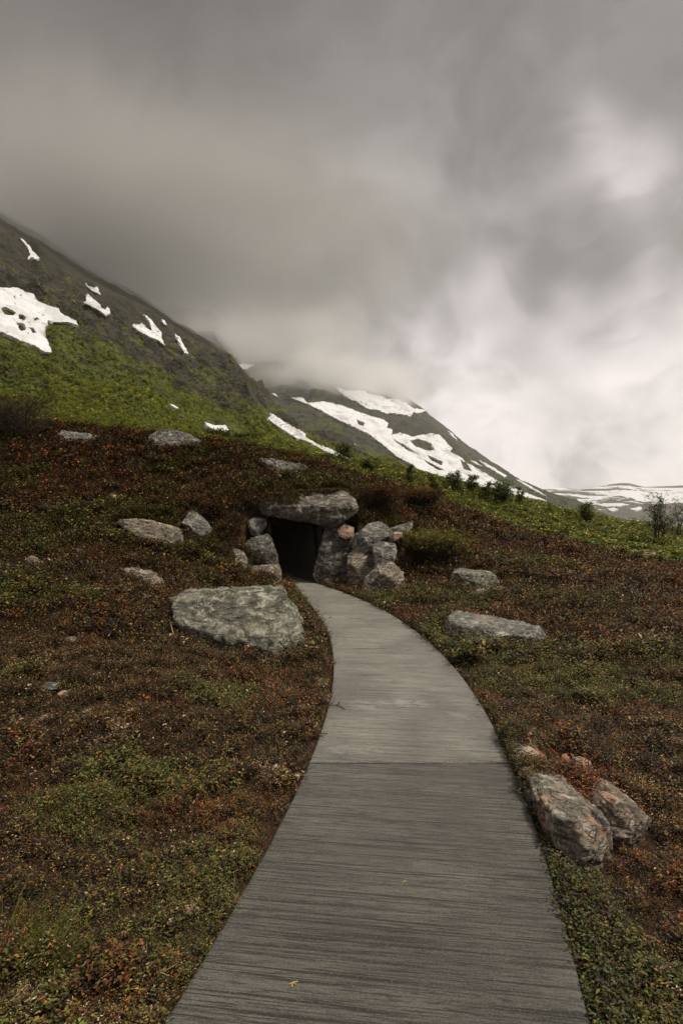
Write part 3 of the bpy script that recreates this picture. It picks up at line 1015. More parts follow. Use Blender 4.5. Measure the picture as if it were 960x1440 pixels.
M1 = mat_mountain('mountain_slope', .055, 1.0, .52, (.125, .15, .034), (.088, .080, .060))
M2 = mat_mountain('far_mountain_slope', .02, .9, .62, (.095, .11, .036), (.08, .074, .062))
mt1, bv1 = loft('mountain', [
    (-420, 540, 40, 40, 330), (-200, 560, 42, 170, 330), (0, 585, 46, 300, 350), (60, 592, 48, 335, 370), (120, 600, 50, 376, 395), (200, 612, 54, 418, 430),
    (250, 620, 58, 456, 450), (290, 626, 62, 480, 465), (325, 632, 66, 503, 475), (345, 634, 70, 527, 480), (362, 637, 76, 545, 470), (378, 640, 80, 570, 450),
    (400, 644, 90, 596, 400), (430, 650, 100, 622, 340), (470, 660, 115, 645, 280), (520, 676, 130, 665, 240), (570, 690, 150, 682, 220)], M1, 680, 460, 22, 3.0, vpow=2.2, ledge=22)
mt2, bv2 = loft('far_mountain', [
    (150, 700, 420, 420, 1150), (300, 700, 400, 440, 1120), (340, 690, 390, 500, 1100), (420, 690, 380, 490, 1090), (480, 695, 380, 515, 1080), (540, 700, 390, 540, 1070), (590, 705, 400, 572, 1060),
    (612, 708, 410, 590, 1050), (630, 712, 420, 603, 1040), (650, 716, 440, 622, 1030), (690, 720, 470, 650, 1000), (730, 724, 520, 675, 960), (765, 728, 580, 691, 930),
    (800, 732, 640, 703, 900), (830, 740, 700, 715, 860), (880, 755, 740, 745, 820)], M2, 460, 240, 26, 8.0, back=150, fscale=.013)


def mat_plateau():
    t = NT('snow_streaked_plateau')
    pos = t.n('NewGeometry').outputs['Position']
    a = t.noise(t.mapping(pos, (.0028, .0016, .03), rot=(0, R(4), 0)), 1.3, 7, .62, .7)
    b = t.noise(pos, .03, 5, .7)
    rock = t.mix(b, (.05, .045, .036), (.10, .09, .07))
    hz = t.n('SeparateXYZ'); t.l(pos, hz.inputs[0])
    up = t.ramp(hz.outputs[2], 5, 60)
    k = t.ramp(t.math('ADD', t.math('ADD', a, t.math('MULTIPLY', b, .12)), t.math('MULTIPLY', up, .14)), .665, .685)
    t.principled(t.mix(k, rock, (.70, .70, .71)), .9, t.bump(b, .6, 3.0), .15)
    return t.m


mt3, bv3 = loft('distant_plateau', [
    (640, 760, 1000, 700, 1800), (740, 760, 1000, 687, 1800), (775, 760, 1000, 685, 1800), (820, 760, 1000, 689, 1800), (850, 760, 1000, 684, 1850), (868, 760, 1000, 679, 1900), (885, 760, 1000, 680, 1900),
    (905, 760, 1000, 685, 1900), (960, 760, 1000, 683, 1900), (1100, 760, 1000, 676, 1900), (1400, 765, 1000, 655, 1900)], mat_plateau(), 320, 120, 9, 12.0, back=300, fscale=.01)

def hillside():
    G_, A_ = LOFT['mountain']
    n = 60000
    ru = RNG.integers(1, 302, n); cu = RNG.integers(60, G_.shape[1] - 2, n)
    P = G_[ru, cu] + (G_[ru, cu + 1] - G_[ru, cu]) * RNG.uniform(0, 1, n)[:, None] + (G_[ru + 1, cu] - G_[ru, cu]) * RNG.uniform(0, 1, n)[:, None]
    a = A_[ru, cu]
    k = fbm(P * .06, 4)
    keep = (a + .35 * k < .40 + .12 * RNG.normal(0, 1, n)) & (k > -.28)
    P = P[keep]; k = k[keep]
    s = np.linalg.norm(P, axis=1) * .16 * RNG.uniform(.6, 1.3, len(P)) * np.clip(.8 + k, .5, 1.6)
    V, C = leaves(P, s, 0, 9, .040, .020, .016, (-.4, .5), pick(len(P), ['green', 'moss', 'lime', 'olive', 'bluegreen'], [3, 5, 4, 1.5, .5]) * 1.9, .6)
    o = mesh_np('hillside_scrub', V, np.arange(len(V)).reshape(-1, 4), LEAFG, smooth=False, tint=C, tint_dom='FACE')
    tag(o, 'green scrub covering the lower mountain slope', 'scrub', kind='stuff')


hillside()

# ------------------------------------------------------------------ snow patches
SNOW = NT('old_snow')
_p = SNOW.n('NewGeometry').outputs['Position']
_n = SNOW.noise(_p, .35, 5, .6)
_d = SNOW.noise(_p, .09, 8, .7, .4)
SNOW.principled(SNOW.mix(SNOW.math('MULTIPLY', SNOW.ramp(_d, .48, .68), .5), SNOW.mix(_n, (.62, .62, .63), (.74, .74, .74)), (.36, .33, .28)), .75, SNOW.bump(_n, .4, .3), .2)


def snow(label, outline, bv, lift=.3, holes=(), step=3.0, name='snow_patch', cat='snow patch', rag=1.0):
    def dense(poly, seed):
        out = []
        n = len(poly)
        for i in range(n):
            a, b = Vector(poly[i]), Vector(poly[(i + 1) % n])
            k = max(1, int((b - a).length / .8))
            for j in range(k):
                out.append(a.lerp(b, j / k))
        p = np.array([(q.x, q.y, seed) for q in out])
        nx = fbm(p * [.16, .16, 1], 5, gain=.65) * 2.2 * rag
        ny = fbm(p * [.16, .16, 1] + 40, 5, gain=.65) * 1.6 * rag
        return [Vector((q.x + a_, q.y + b_)) for q, a_, b_ in zip(out, nx, ny)]
    o1 = dense(outline, len(outline) * .77)
    pts = list(o1)
    edges = [(i, (i + 1) % len(o1)) for i in range(len(o1))]
    hp = []
    for h in holes:
        q = dense(h, len(h) * 1.3 + h[0][0])
        b = len(pts)
        pts += q
        edges += [(b + i, b + (i + 1) % len(q)) for i in range(len(q))]
        hp.append(q)

    def inside(p, poly):
        c = False
        n = len(poly)
        for i in range(n):
            a, b = poly[i], poly[(i + 1) % n]
            if (a[1] > p[1]) != (b[1] > p[1]) and p[0] < (b[0] - a[0]) * (p[1] - a[1]) / (b[1] - a[1]) + a[0]:
                c = not c
        return c
    xs = [p.x for p in o1]; ys = [p.y for p in o1]
    gx = min(xs)
    while gx < max(xs):
        gy = min(ys)
        while gy < max(ys):
            p = Vector((gx + random.uniform(-.6, .6), gy + random.uniform(-.5, .5)))
            if inside(p, o1) and not any(inside(p, h) for h in hp):
                pts.append(p)
            gy += step * .7
        gx += step
    v2, e2, f2, *_ = delaunay_2d_cdt(pts, edges, [], 0, 1e-4)
    eye = Vector((0, 0, EYE))
    co, ok = [], []
    last = 400.0
    for p in v2:
        dr = W(p.x, p.y, 1.0) - eye
        loc, nrm, i, dist = bv.ray_cast(eye, dr.normalized())
        if loc is None:
            loc = eye + dr.normalized() * last
        else:
            last = dist
        co.append(loc + Vector((.1, -.6, .6)) * lift)
    faces = []
    for f in f2:
        c = sum((v2[i] for i in f), Vector((0, 0))) / len(f)
        if inside(c, o1) and not any(inside(c, h) for h in hp):
            faces.append(tuple(f))
    me = bpy.data.meshes.new(name)
    me.from_pydata([tuple(c) for c in co], [], faces)
    me.polygons.foreach_set('use_smooth', np.full(len(me.polygons), False))
    me.materials.append(SNOW.m)
    o = link(bpy.data.objects.new(name, me))
    md = o.modifiers.new('depth', 'SOLIDIFY'); md.thickness = lift * 1.6; md.offset = 0; md.use_even_offset = False
    tag(o, label, cat, 'snow patches on the mountains')
    return o


snow('largest left snow patch with several dark rocks showing through',
     [(-70, 395), (0, 408), (12, 410), (25, 408), (35, 413), (48, 418), (52, 425), (60, 430), (72, 434), (82, 437), (84, 443), (98, 450), (108, 455), (109, 461), (98, 457),
      (80, 456), (68, 455), (65, 462), (64, 475), (70, 490), (72, 500), (62, 499), (50, 491), (35, 486), (15, 477), (0, 470), (-70, 450)], bv1,
     holes=[[(3, 438), (8, 436), (18, 440), (25, 445), (18, 449), (8, 447)], [(27, 446), (33, 447), (37, 452), (34, 456), (27, 453)], [(25, 458), (34, 460), (38, 466), (32, 471), (27, 467)],
            [(46, 452), (52, 451), (57, 454), (50, 456)], [(42, 465), (48, 466), (52, 473), (45, 473)]])
snow('wedge of snow right of the largest left snow patch', [(122, 416), (130, 421), (140, 430), (144, 437), (150, 440), (151, 434), (154, 436), (155, 445), (150, 447), (140, 440), (127, 432), (118, 429), (123, 427)], bv1)
snow('thin ragged snow streak just above the wedge of snow', [(120, 400), (125, 404), (133, 407), (136, 404), (139, 410), (143, 417), (137, 414), (130, 411), (122, 404)], bv1)
snow('highest snow patch, forked and half lost in mist', [(29, 337), (35, 340), (41, 347), (46, 355), (51, 360), (57, 366), (51, 367), (46, 364), (41, 368), (40, 366), (43, 361), (41, 355), (37, 347), (32, 341)], bv1)
snow('forked snow patch in the middle of the left mountain', [(186, 462), (189, 458), (197, 459), (200, 456), (204, 459), (206, 464), (215, 469), (212, 460), (208, 452), (201, 444), (207, 447), (215, 455), (220, 462), (227, 470), (226, 477), (232, 489), (222, 482), (210, 477), (197, 470)], bv1)
snow('narrow sickle of snow right of the forked patch', [(245, 471), (252, 475), (260, 492), (266, 501), (260, 500), (252, 485)], bv1)
snow('tiny snow spot near the ridge above the sickle', [(227, 451), (231, 453), (235, 459), (230, 457)], bv1)
snow('small lone snow patch low on the green slope above the crest', [(287, 598), (300, 602), (316, 602), (324, 614), (305, 610), (292, 605)], bv1)
snow('tiny snow sliver low on the green slope', [(238, 572), (246, 575), (252, 579), (245, 578)], bv1)
snow('long tapering snow strip in the gully between the two mountains',
     [(379, 582), (387, 587), (402, 597), (420, 607), (430, 612), (429, 617), (445, 626), (460, 632), (475, 639), (490, 647), (512, 657), (511, 660), (495, 654), (475, 644), (455, 636), (437, 626), (425, 620), (417, 619), (402, 610), (390, 602), (376, 592), (380, 587)], bv1)
snow('thin snow strip right of the gully strip', [(441, 608), (450, 611), (460, 616), (470, 622), (478, 628), (470, 626), (455, 617)], bv2, 1.0)
snow('short snow sliver below the main far snowfield', [(484, 621), (492, 623), (500, 628), (492, 626)], bv2, 1.0)
snow('small snow mark on the far slope near the left ridge', [(350, 532), (357, 535), (365, 541), (366, 545), (357, 539)], bv2, 1.0)
snow('tiny snow mark below the first mountain ridge', [(382, 554), (388, 556), (392, 560), (386, 558)], bv2, 1.0)
snow('faint snow bank in mist behind the left ridge', [(331, 514), (345, 513), (357, 514), (347, 520), (335, 520)], bv2, 1.0)
snow('broad snowfield with rock islands on the far mountain',
     [(409, 561), (425, 561), (432, 569), (452, 566), (480, 572), (500, 580), (520, 587), (540, 592), (545, 598), (543, 603), (551, 606), (549, 614), (561, 610), (578, 616), (605, 611), (618, 614), (634, 632), (632, 637), (648, 645), (650, 648), (657, 654),
      (664, 657), (683, 668), (707, 683), (724, 689), (768, 706), (742, 702), (718, 699), (666, 686), (622, 673), (587, 662), (575, 654), (558, 645), (537, 627), (517, 612), (500, 604), (470, 590), (452, 580), (432, 570)], bv2, 1.2, name='snowfield', cat='snowfield',
     holes=[[(574, 622), (588, 619), (605, 625), (610, 635), (599, 636), (584, 630)], [(551, 619), (567, 627), (581, 636), (590, 642), (572, 635), (558, 626)],
            [(598, 641), (610, 646), (622, 652), (620, 657), (606, 650)], [(594, 648), (608, 655), (624, 664), (616, 664), (602, 656)], [(645, 648), (654, 652), (663, 665), (651, 662)], [(500, 592), (512, 597), (510, 602), (502, 598)]])
snow('upper snow bank fading into cloud on the far mountain', [(470, 545), (490, 552), (505, 549), (520, 556), (533, 557), (546, 563), (560, 563), (572, 569), (580, 575), (599, 578), (588, 582), (580, 582), (577, 587), (566, 585), (552, 582), (545, 584), (530, 578), (517, 577), (500, 566), (485, 560)], bv2, 1.2, rag=1.6)
snow('short steep snow streak near the far mountain ridge', [(629, 606), (635, 611), (642, 620), (635, 615)], bv2, 1.0)
snow('long thin snow line on the right flank of the far mountain', [(672, 648), (684, 653), (695, 660), (712, 671), (708, 672), (695, 664), (680, 655)], bv2, 1.0)
snow('short snow line beside the long thin one on the far mountain', [(660, 648), (668, 651), (678, 657), (668, 654)], bv2, 1.0)
snow('lowest snow line running down the far mountain end', [(724, 674), (735, 679), (747, 686), (762, 695), (768, 700), (755, 693), (740, 685)], bv2, 1.0)
snow('wide snow patch on the distant plateau under its hill', [(838, 711), (850, 709), (872, 709), (884, 711), (872, 713), (850, 714)], bv3, 2)
snow('small snow patch below the wide one on the distant plateau', [(852, 717), (862, 715), (868, 718), (860, 721)], bv3, 2)
snow('small snow patch right of the wide one on the distant plateau', [(885, 717), (898, 714), (903, 717), (893, 720)], bv3, 2)

# ------------------------------------------------------------------ shrubs and saplings
BARK = NT('dark_bark')
BARK.principled(BARK.mix(BARK.noise(BARK.n('TexCoord').outputs['Object'], 30, 4), (.03, .024, .02), (.085, .07, .058)), .85, None, .2)
LEAF2 = mat_leaf('shrub_leaves', .6, .2, .35)


def tube(bm, a, b, r0, r1, n=6):
    ax = (b - a)
    if ax.length < 1e-5: return
    z = ax.normalized()
    x = z.orthogonal().normalized(); y = z.cross(x)
    ra = [bm.verts.new(a + (x * math.cos(k * 6.2832 / n) + y * math.sin(k * 6.2832 / n)) * r0) for k in range(n)]
    rb = [bm.verts.new(b + (x * math.cos(k * 6.2832 / n) + y * math.sin(k * 6.2832 / n)) * r1) for k in range(n)]
    for k in range(n):
        bm.faces.new((ra[k], ra[(k + 1) % n], rb[(k + 1) % n], rb[k]))
    bm.faces.new(rb)


def shrub(label, px, py, top, width, kind, name='birch_sapling', cat='sapling', group=None, stems=3, leafsz=.07, density=1.0, pal=None, d=None, spire=.7):
    b = hit(px, py) if d is None else W(px, py, d)
    b.z = gz(b.x, b.y)
    dd = b.y
    h = max(.3, EYE - (top - 720) / F * dd - b.z)
    w = width / F * dd
    rnd = random.Random(px * 7 + py)
    root = empty(name, b)
    tag(root, label, cat, group)
    bm = bmesh.new()
    tips = []
    for s in range(stems):
        ang = rnd.uniform(0, 6.28)
        off = Vector((math.cos(ang), math.sin(ang), 0)) * w * .12
        hh = h * (1 if s == 0 else rnd.uniform(.55, .95))
        lean = Vector((rnd.uniform(-1, 1) * w * .28 * (s > 0), rnd.uniform(-1, 1) * w * .28, 0))
        pts = [off + Vector((0, 0, -.15))]
        nseg = 7
        for k in range(1, nseg + 1):
            t = k / nseg
            pts.append(off + lean * t + Vector((rnd.uniform(-.03, .03) * h, rnd.uniform(-.03, .03) * h, hh * t)))
        r0 = .012 * h + .006
        for k in range(nseg):
            tube(bm, pts[k], pts[k + 1], r0 * (1 - k / nseg * .85), r0 * (1 - (k + 1) / nseg * .85))
            nbr = 3
            for q in range(nbr):
                if k < 1: continue
                t = (k + rnd.random()) / nseg
                p = pts[k].lerp(pts[k + 1], rnd.random())
                az = rnd.uniform(0, 6.28)
                L = w * .5 * (1.15 - spire * t) * rnd.uniform(.5, 1.1)
                e = p + Vector((math.cos(az) * L, math.sin(az) * L, L * rnd.uniform(.3, 1.1)))
                e.z = min(e.z, h * 1.02)
                tube(bm, p, e, r0 * .35, r0 * .12, 4)
                for _ in range(int(6 * density)):
                    tips.append(p.lerp(e, rnd.uniform(.25, 1.05)))
        tips += [pts[-1].lerp(pts[-2], rnd.uniform(-.15, 1)) for _ in range(int(14 * density))]
    me = bpy.data.meshes.new('trunk'); bm.to_mesh(me); bm.free()
    me.materials.append(BARK.m)
    link(bpy.data.objects.new('trunk', me), root)
    P = np.array([tuple(t) for t in tips])
    P = P + RNG.normal(0, .05 * w, P.shape)
    n = len(P)
    sz = np.full(n, 1.0)
    tint = pick(n, *(pal or (['green', 'bluegreen', 'olive', 'lime'], [5, 2, 2, 1])))
    V, C = leaves(P, sz, 0, 5, leafsz * .8, leafsz, leafsz * .6, (-.5, .9), tint, 1.0)
    o = mesh_np('crown', V, np.arange(len(V)).reshape(-1, 4), LEAF2, root, smooth=False, tint=C, tint_dom='FACE')
    return root


G = 'birch saplings along the green crest'
DG = (['green', 'bluegreen', 'moss', 'lime'], [4, 2, 2, 2])
LG = (['green', 'lime', 'moss', 'olive'], [4, 3, 2, 1])
shrub('tallest dark sapling with two stems at the right edge of the crest', 925, 764, 697, 50, 0, group=G, stems=6, leafsz=.06, density=.75, pal=DG, spire=.55)
shrub('thin leaning sapling right beside the tallest dark sapling', 950, 758, 702, 36, 0, group=G, stems=4, leafsz=.055, density=.65, pal=DG, spire=.5)
shrub('small dark bush alone on the crest between the far mountain and the right edge', 822, 738, 709, 30, 0, group=G, stems=4, leafsz=.07, pal=DG)
shrub('widest dark sapling clump on the crest, beside the snowfield end', 704, 712, 679, 44, 0, group=G, stems=7, leafsz=.08, pal=DG)
shrub('narrow dark spire sapling on the crest above the tunnel right side', 578, 684, 655, 13, 0, group=G, stems=2, leafsz=.07, density=1.3, pal=DG)
shrub('bushy sapling in front of the broad snowfield, left of the widest clump', 640, 694, 664, 28, 0, group=G, stems=5, leafsz=.07, pal=DG)
shrub('pointed sapling touching the bushy one on the crest', 661, 698, 669, 22, 0, group=G, stems=4, leafsz=.07, pal=DG)
shrub('low sapling filling the gap before the widest clump', 684, 704, 679, 20, 0, group=G, stems=3, leafsz=.07, pal=DG)
shrub('slim small sapling right of the widest clump', 729, 710, 686, 13, 0, group=G, stems=2, leafsz=.06, pal=DG)
shrub('tiny round dark shrub between the spire sapling and the bushy one', 608, 690, 672, 16, 0, group=G, stems=3, leafsz=.07, pal=DG)
shrub('fresh green sapling standing against the long gully snow strip', 480, 668, 628, 34, 0, group=G, stems=3, leafsz=.08, pal=LG, d=27)
shrub('smaller green sapling right of the fresh green sapling', 515, 676, 648, 26, 0, group=G, stems=4, leafsz=.08, pal=LG, d=26)
shrub('low spreading green shrub left of the fresh green sapling', 455, 672, 653, 32, 0, name='shrub', cat='shrub', stems=6, leafsz=.08, pal=LG, d=26, spire=.3)
shrub('round green shrub on the crest behind the dark crest boulder', 345, 640, 614, 34, 0, name='shrub', cat='shrub', stems=6, leafsz=.1, density=1.6, pal=LG, d=32, spire=.3)
shrub('dark green shrub just right of the dark crest boulder', 305, 634, 608, 38, 0, name='shrub', cat='shrub', stems=6, leafsz=.1, density=1.6, pal=DG, d=30, spire=.3)
BR = (['brown', 'dark', 'rust', 'olive'], [4, 3, 1, 1.5])
RB = (['rust', 'red', 'brown', 'olive', 'dark'], [4, .6, 4, 2, 2])
shrub('dark bare twiggy bush at the far left of the crest', 22, 622, 556, 95, 0, name='heath_bush', cat='bush', stems=12, leafsz=.05, density=1.1, pal=BR, d=18.5, spire=.2)
shrub('red brown dwarf birch growing right of the capstone', 535, 728, 686, 60, 0, name='dwarf_birch', cat='bush', stems=10, leafsz=.05, density=1.0, pal=RB, d=14, spire=.1)
shrub('spreading rusty dwarf birch farther right of the capstone', 592, 722, 692, 62, 0, name='dwarf_birch', cat='bush', stems=10, leafsz=.055, density=1.0, pal=RB, d=17, spire=.1)
shrub('low yellow green willow bush right of the tunnel stones', 612, 792, 752, 95, 0, name='dwarf_willow', cat='bush', stems=14, leafsz=.045, density=1.0, pal=(['moss', 'lime', 'olive', 'ochre', 'yellow'], [3, 4, 2, 2, .5]), d=12.6, spire=.1)

# ------------------------------------------------------------------ small things near the camera
def grass_tuft(label, px, py, nb, hgt, spread):
    b = hit(px, py)
    b.z = gz(b.x, b.y)
    V, F_, C = [], [], []
    rnd = random.Random(px)
    for i in range(nb):
        a = rnd.uniform(0, 6.28); r = rnd.random() ** .5 * spread
        p = Vector((math.cos(a) * r, math.sin(a) * r, -.01))
        dr = Vector((math.cos(a) * rnd.uniform(.1, .7) + .25, math.sin(a) * rnd.uniform(.1, .7), 1)).normalized()
        L = hgt * rnd.uniform(.5, 1.1)
        side = dr.cross(Vector((rnd.uniform(-1, 1), rnd.uniform(-1, 1), .2))).normalized() * .0016
        k0 = len(V)
        for s in range(5):
            t = s / 4
            q = p + dr * L * t + Vector((dr.x, dr.y, -.4)) * L * .55 * t * t
            wd = side * (1 - t * .9)
            V += [q - wd, q + wd]
        c = rnd.choice([PAL['green'], PAL['moss'], PAL['olive'], PAL['lime']])
        for s in range(4):
            F_.append((k0 + 2 * s, k0 + 2 * s + 1, k0 + 2 * s + 3, k0 + 2 * s + 2)); C.append(c)
    o = mesh_np('grass_tuft', np.array([tuple(v) for v in V]), np.array(F_), LEAF, smooth=False, tint=np.array(C), tint_dom='FACE')
    o.location = b
    tag(o, label, 'grass')


grass_tuft('fine green grass tuft at the lower left corner of the heath', 62, 1365, 170, .20, .08)
grass_tuft('sparser grass tuft at the very left edge, higher than the other', 12, 1330, 120, .23, .08)


def twig(label, pts, col, r=.003, name='twig', cat='twig'):
    bm = bmesh.new()
    P = [Vector(p) for p in pts[0]]
    org = P[0].copy()
    for chain in pts:
        q = [Vector(p) - org for p in chain]
        for a, b in zip(q[:-1], q[1:]):
            tube(bm, a, b, r, r * .8, 5)
    me = bpy.data.meshes.new(name); bm.to_mesh(me); bm.free()
    t = NT(name + '_skin'); t.principled(t.mix(t.noise(t.n('TexCoord').outputs['Object'], 60, 3), tuple(c * .7 for c in col), tuple(c * 1.2 for c in col)), .8, None, .2)
    me.materials.append(t.m)
    o = link(bpy.data.objects.new(name, me)); o.location = org
    tag(o, label, cat)


def onpath(px, py, z=.004):
    d = (EYE - z) * F / (py - 720)
    return W(px, py, d)


twig('forked dead twig lying over the left edge of the path',
     [[onpath(452, 985, .03), onpath(462, 992, .02), onpath(474, 991, .01), onpath(485, 997, .006)], [onpath(462, 992, .02), onpath(470, 985, .02)], [onpath(474, 991, .01), onpath(478, 986, .012)]], (.05, .035, .025), .004)
twig('second dead twig on the left path edge, below the forked one',
     [[onpath(436, 1036, .03), onpath(448, 1033, .02), onpath(460, 1031, .008)], [onpath(448, 1033, .02), onpath(455, 1038, .012)]], (.05, .035, .025), .003)
twig('small yellow forked stalk lying on the near concrete path',
     [[onpath(407, 1384), onpath(412, 1381), onpath(419, 1380)], [onpath(412, 1381), onpath(410, 1388)], [onpath(412, 1381), onpath(416, 1384)]], (.42, .32, .10), .0022, 'stalk', 'stalk')
twig('short yellow straw on the path near its middle', [[onpath(566, 1242), onpath(569, 1238), onpath(571, 1241)]], (.40, .32, .12), .002, 'straw', 'straw')

# ------------------------------------------------------------------ haze and low cloud
def box(name, x0, x1, y0, y1, z0, z1):
    bm = bmesh.new()
    bmesh.ops.create_cube(bm, size=1)
    for v in bm.verts:
        v.co = Vector(((x0 + x1) / 2 + v.co.x * (x1 - x0), (y0 + y1) / 2 + v.co.y * (y1 - y0), (z0 + z1) / 2 + v.co.z * (z1 - z0)))
    me = bpy.data.meshes.new(name); bm.to_mesh(me); bm.free()
    return link(bpy.data.objects.new(name, me))


HAZE = .00020
hz = box('haze', -1560, 1560, -330, 2660, -80, 470)
t = NT('haze_air')
pv = t.n('VolumePrincipled')
pv.inputs['Color'].default_value = (.93, .92, .90, 1)
pv.inputs['Density'].default_value = HAZE
pv.inputs['Anisotropy'].default_value = .1
t.l(pv.outputs[0], t.out.inputs['Volume'])
hz.data.materials.append(t.m)
tag(hz, 'thin grey mist filling the valley air', 'haze', kind='stuff')


def cloud(label, c, r, dens, nscale, lo, hi, seed, alb):
    bm = bmesh.new()
    bmesh.ops.create_icosphere(bm, subdivisions=4, radius=1)
    me = bpy.data.meshes.new('low_cloud')
    co = np.array([tuple(v.co) for v in bm.verts])
    k = 1 + .22 * fbm(co * 1.6 + seed, 3)
    for v, s in zip(bm.verts, k): v.co = v.co * s
    bm.to_mesh(me); bm.free()
    o = link(bpy.data.objects.new('low_cloud', me))
    o.location = c; o.scale = r
    t = NT('cloud_vapour')
    oc = t.n('TexCoord').outputs['Object']
    ln = t.n('VectorMath', operation='LENGTH'); t.l(oc, ln.inputs[0])
    pos = t.n('NewGeometry').outputs['Position']
    n = t.noise(pos, nscale, 7, .62, .6)
    fall = t.ramp(ln.outputs['Value'], 1.0, .1)
    k = t.math('ADD', n, t.math('MULTIPLY', fall, .42))
    k = t.math('MULTIPLY', t.ramp(k, lo, hi), fall)
    pv = t.n('VolumePrincipled')
    pv.inputs['Color'].default_value = (alb, alb * .99, alb * .975, 1)
    t.l(t.math('MULTIPLY', k, dens), pv.inputs['Density'])
    t.l(pv.outputs[0], t.out.inputs['Volume'])
    me.materials.append(t.m)
    tag(o, label, 'cloud', kind='stuff')
    return o


cloud('grey cloud bank swallowing the top of the far mountain', W(385, 490, 960), (330, 300, 105), .024, .008, .50, 1.15, 2, .93)
cloud('pale wisp of cloud drifting off the far mountain shoulder', W(530, 545, 860), (120, 210, 50), .026, .014, .52, .95, 5, .98)
cloud('pale mist lying in front of the far mountain top', W(455, 530, 700), (150, 150, 56), .034, .014, .55, 1.05, 14, .95)
cloud('thin mist, darkened for self-shadow, hanging over the left mountain ridge', W(110, 330, 320), (300, 200, 85), .040, .012, .50, 1.1, 9, .70)  # lowered albedo puts the cloud's self-shadow into its colour

# ------------------------------------------------------------------ sky, sun, camera
SUN_EL, SUN_AZ = R(62), R(105)          # azimuth clockwise from +Y
wd = bpy.data.worlds.new('World'); SC.world = wd; wd.use_nodes = True
nt = wd.node_tree; nt.nodes.clear()


class WT(NT):
    def __init__(s):
        s.t = nt
        s.out = nt.nodes.new('ShaderNodeOutputWorld')


t = WT()
sky = t.n('TexSky', sky_type='NISHITA', sun_disc=False, sun_elevation=SUN_EL, sun_rotation=SUN_AZ)
dirv = t.n('TexCoord').outputs['Generated']
sep = t.n('SeparateXYZ'); t.l(dirv, sep.inputs[0])
wz = sep.outputs[2]
warp = t.n('TexNoise'); warp.inputs['Scale'].default_value = 2.6; warp.inputs['Detail'].default_value = 3; t.l(dirv, warp.inputs['Vector'])
wv = t.n('VectorMath', operation='MULTIPLY_ADD'); t.l(warp.outputs['Color'], wv.inputs[0]); wv.inputs[1].default_value = (.30, .30, .30); 
off = t.n('VectorMath', operation='SUBTRACT'); t.l(dirv, off.inputs[0]); off.inputs[1].default_value = (.15, .15, .15); t.l(off.outputs[0], wv.inputs[2])
wdir = wv.outputs[0]


def blob(px, py, ang0, ang1):
    v = W(px, py, 1.0) - Vector((0, 0, EYE)); v.normalize()
    d = t.n('VectorMath', operation='DOT_PRODUCT'); t.l(wdir, d.inputs[0]); d.inputs[1].default_value = v
    return t.ramp(d.outputs['Value'], math.cos(R(ang1)), math.cos(R(ang0)))


B = t.math('MULTIPLY', blob(745, 610, 1, 27), .27)
B = t.math('ADD', B, t.math('MULTIPLY', blob(1000, 640, 4, 30), .13))
B = t.math('ADD', B, t.math('MULTIPLY', blob(930, 330, 3, 44), .080))
B = t.math('ADD', B, t.math('MULTIPLY', blob(440, 540, 1, 13), .035))
n1 = t.noise(t.mapping(wdir, (1, 1, 1.5)), 3.0, 8, .60, .15)
n2 = t.noise(t.mapping(wdir, (1, 1, 1.25), (3, 1, 2)), 6.5, 8, .58, .15)
veil = t.ramp(n1, .42, .66)
wisp = t.ramp(n2, .46, .68)
B = t.math('MULTIPLY', B, t.math('SUBTRACT', 1.12, t.math('ADD', t.math('MULTIPLY', veil, .30), t.math('MULTIPLY', wisp, .34))))
A = t.math('MULTIPLY', .047, t.math('SUBTRACT', 1.0, t.math('MULTIPLY', blob(420, 330, 2, 17), .24)))
A = t.math('MULTIPLY', A, t.math('SUBTRACT', 1.08, t.math('ADD', t.math('MULTIPLY', veil, .10), t.math('MULTIPLY', wisp, .08))))
L = t.math('ADD', A, t.math('MULTIPLY', B, .84))
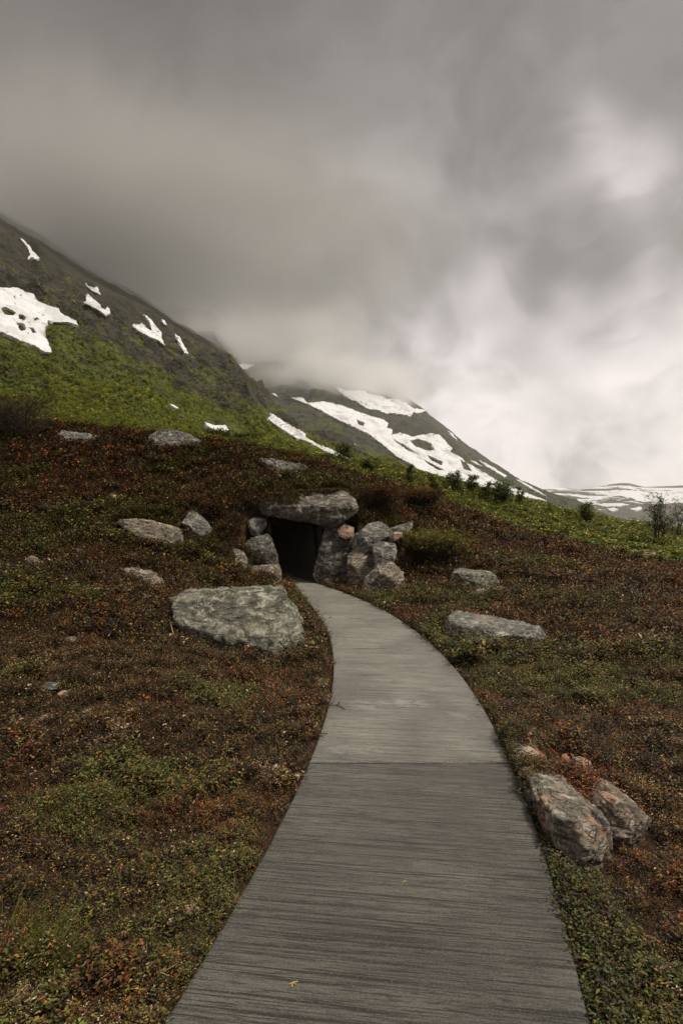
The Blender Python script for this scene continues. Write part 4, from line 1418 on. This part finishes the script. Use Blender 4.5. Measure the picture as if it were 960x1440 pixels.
zen = t.ramp(wz, .74, .98)
back = t.ramp(sep.outputs[1], .1, -.7)
L = t.math('ADD', L, t.math('MULTIPLY', zen, .34))
L = t.math('ADD', L, t.math('MULTIPLY', back, .10))
tone = t.mix(t.ramp(L, .04, .2), (1.08, .985, .895, 1), (1.06, .965, .945, 1))
sc_ = t.n('VectorMath', operation='SCALE'); t.l(tone, sc_.inputs[0]); t.l(L, sc_.inputs['Scale'])
bg1 = t.n('Background'); t.l(sc_.outputs[0], bg1.inputs[0]); bg1.inputs[1].default_value = 1.0
bg2 = t.n('Background'); t.l(sky.outputs[0], bg2.inputs[0]); bg2.inputs[1].default_value = .05
mx = t.n('MixShader'); mx.inputs[0].default_value = .95
t.l(bg2.outputs[0], mx.inputs[1]); t.l(bg1.outputs[0], mx.inputs[2])
t.l(mx.outputs[0], t.out.inputs['Surface'])

sun = bpy.data.lights.new('sun', 'SUN'); sun.energy = 1.5; sun.angle = R(10); sun.color = (1, .93, .81)
so = link(bpy.data.objects.new('sun', sun))
sd = Vector((math.sin(SUN_AZ) * math.cos(SUN_EL), math.cos(SUN_AZ) * math.cos(SUN_EL), math.sin(SUN_EL)))
so.rotation_euler = sd.to_track_quat('Z', 'Y').to_euler()
so.location = (20, 10, 60)

cam = bpy.data.cameras.new('camera')
cam.sensor_fit = 'VERTICAL'; cam.sensor_height = 36; cam.sensor_width = 24; cam.lens = 20
cam.clip_start = .05; cam.clip_end = 20000
co = link(bpy.data.objects.new('camera', cam))
co.location = (0, 0, EYE); co.rotation_euler = (R(90), 0, 0)
SC.camera = co
SC.view_settings.view_transform = 'Standard'
SC.view_settings.look = 'None'
SC.view_settings.exposure = 1.35
SC.view_settings.gamma = 1
SC.cycles.use_denoising = DENOISE
SC.cycles.use_adaptive_sampling = False
SC.cycles.max_bounces = 6
SC.cycles.diffuse_bounces = 3
SC.cycles.glossy_bounces = 2
SC.cycles.volume_bounces = 3
SC.cycles.volume_step_rate = .5
SC.cycles.volume_max_steps = 160
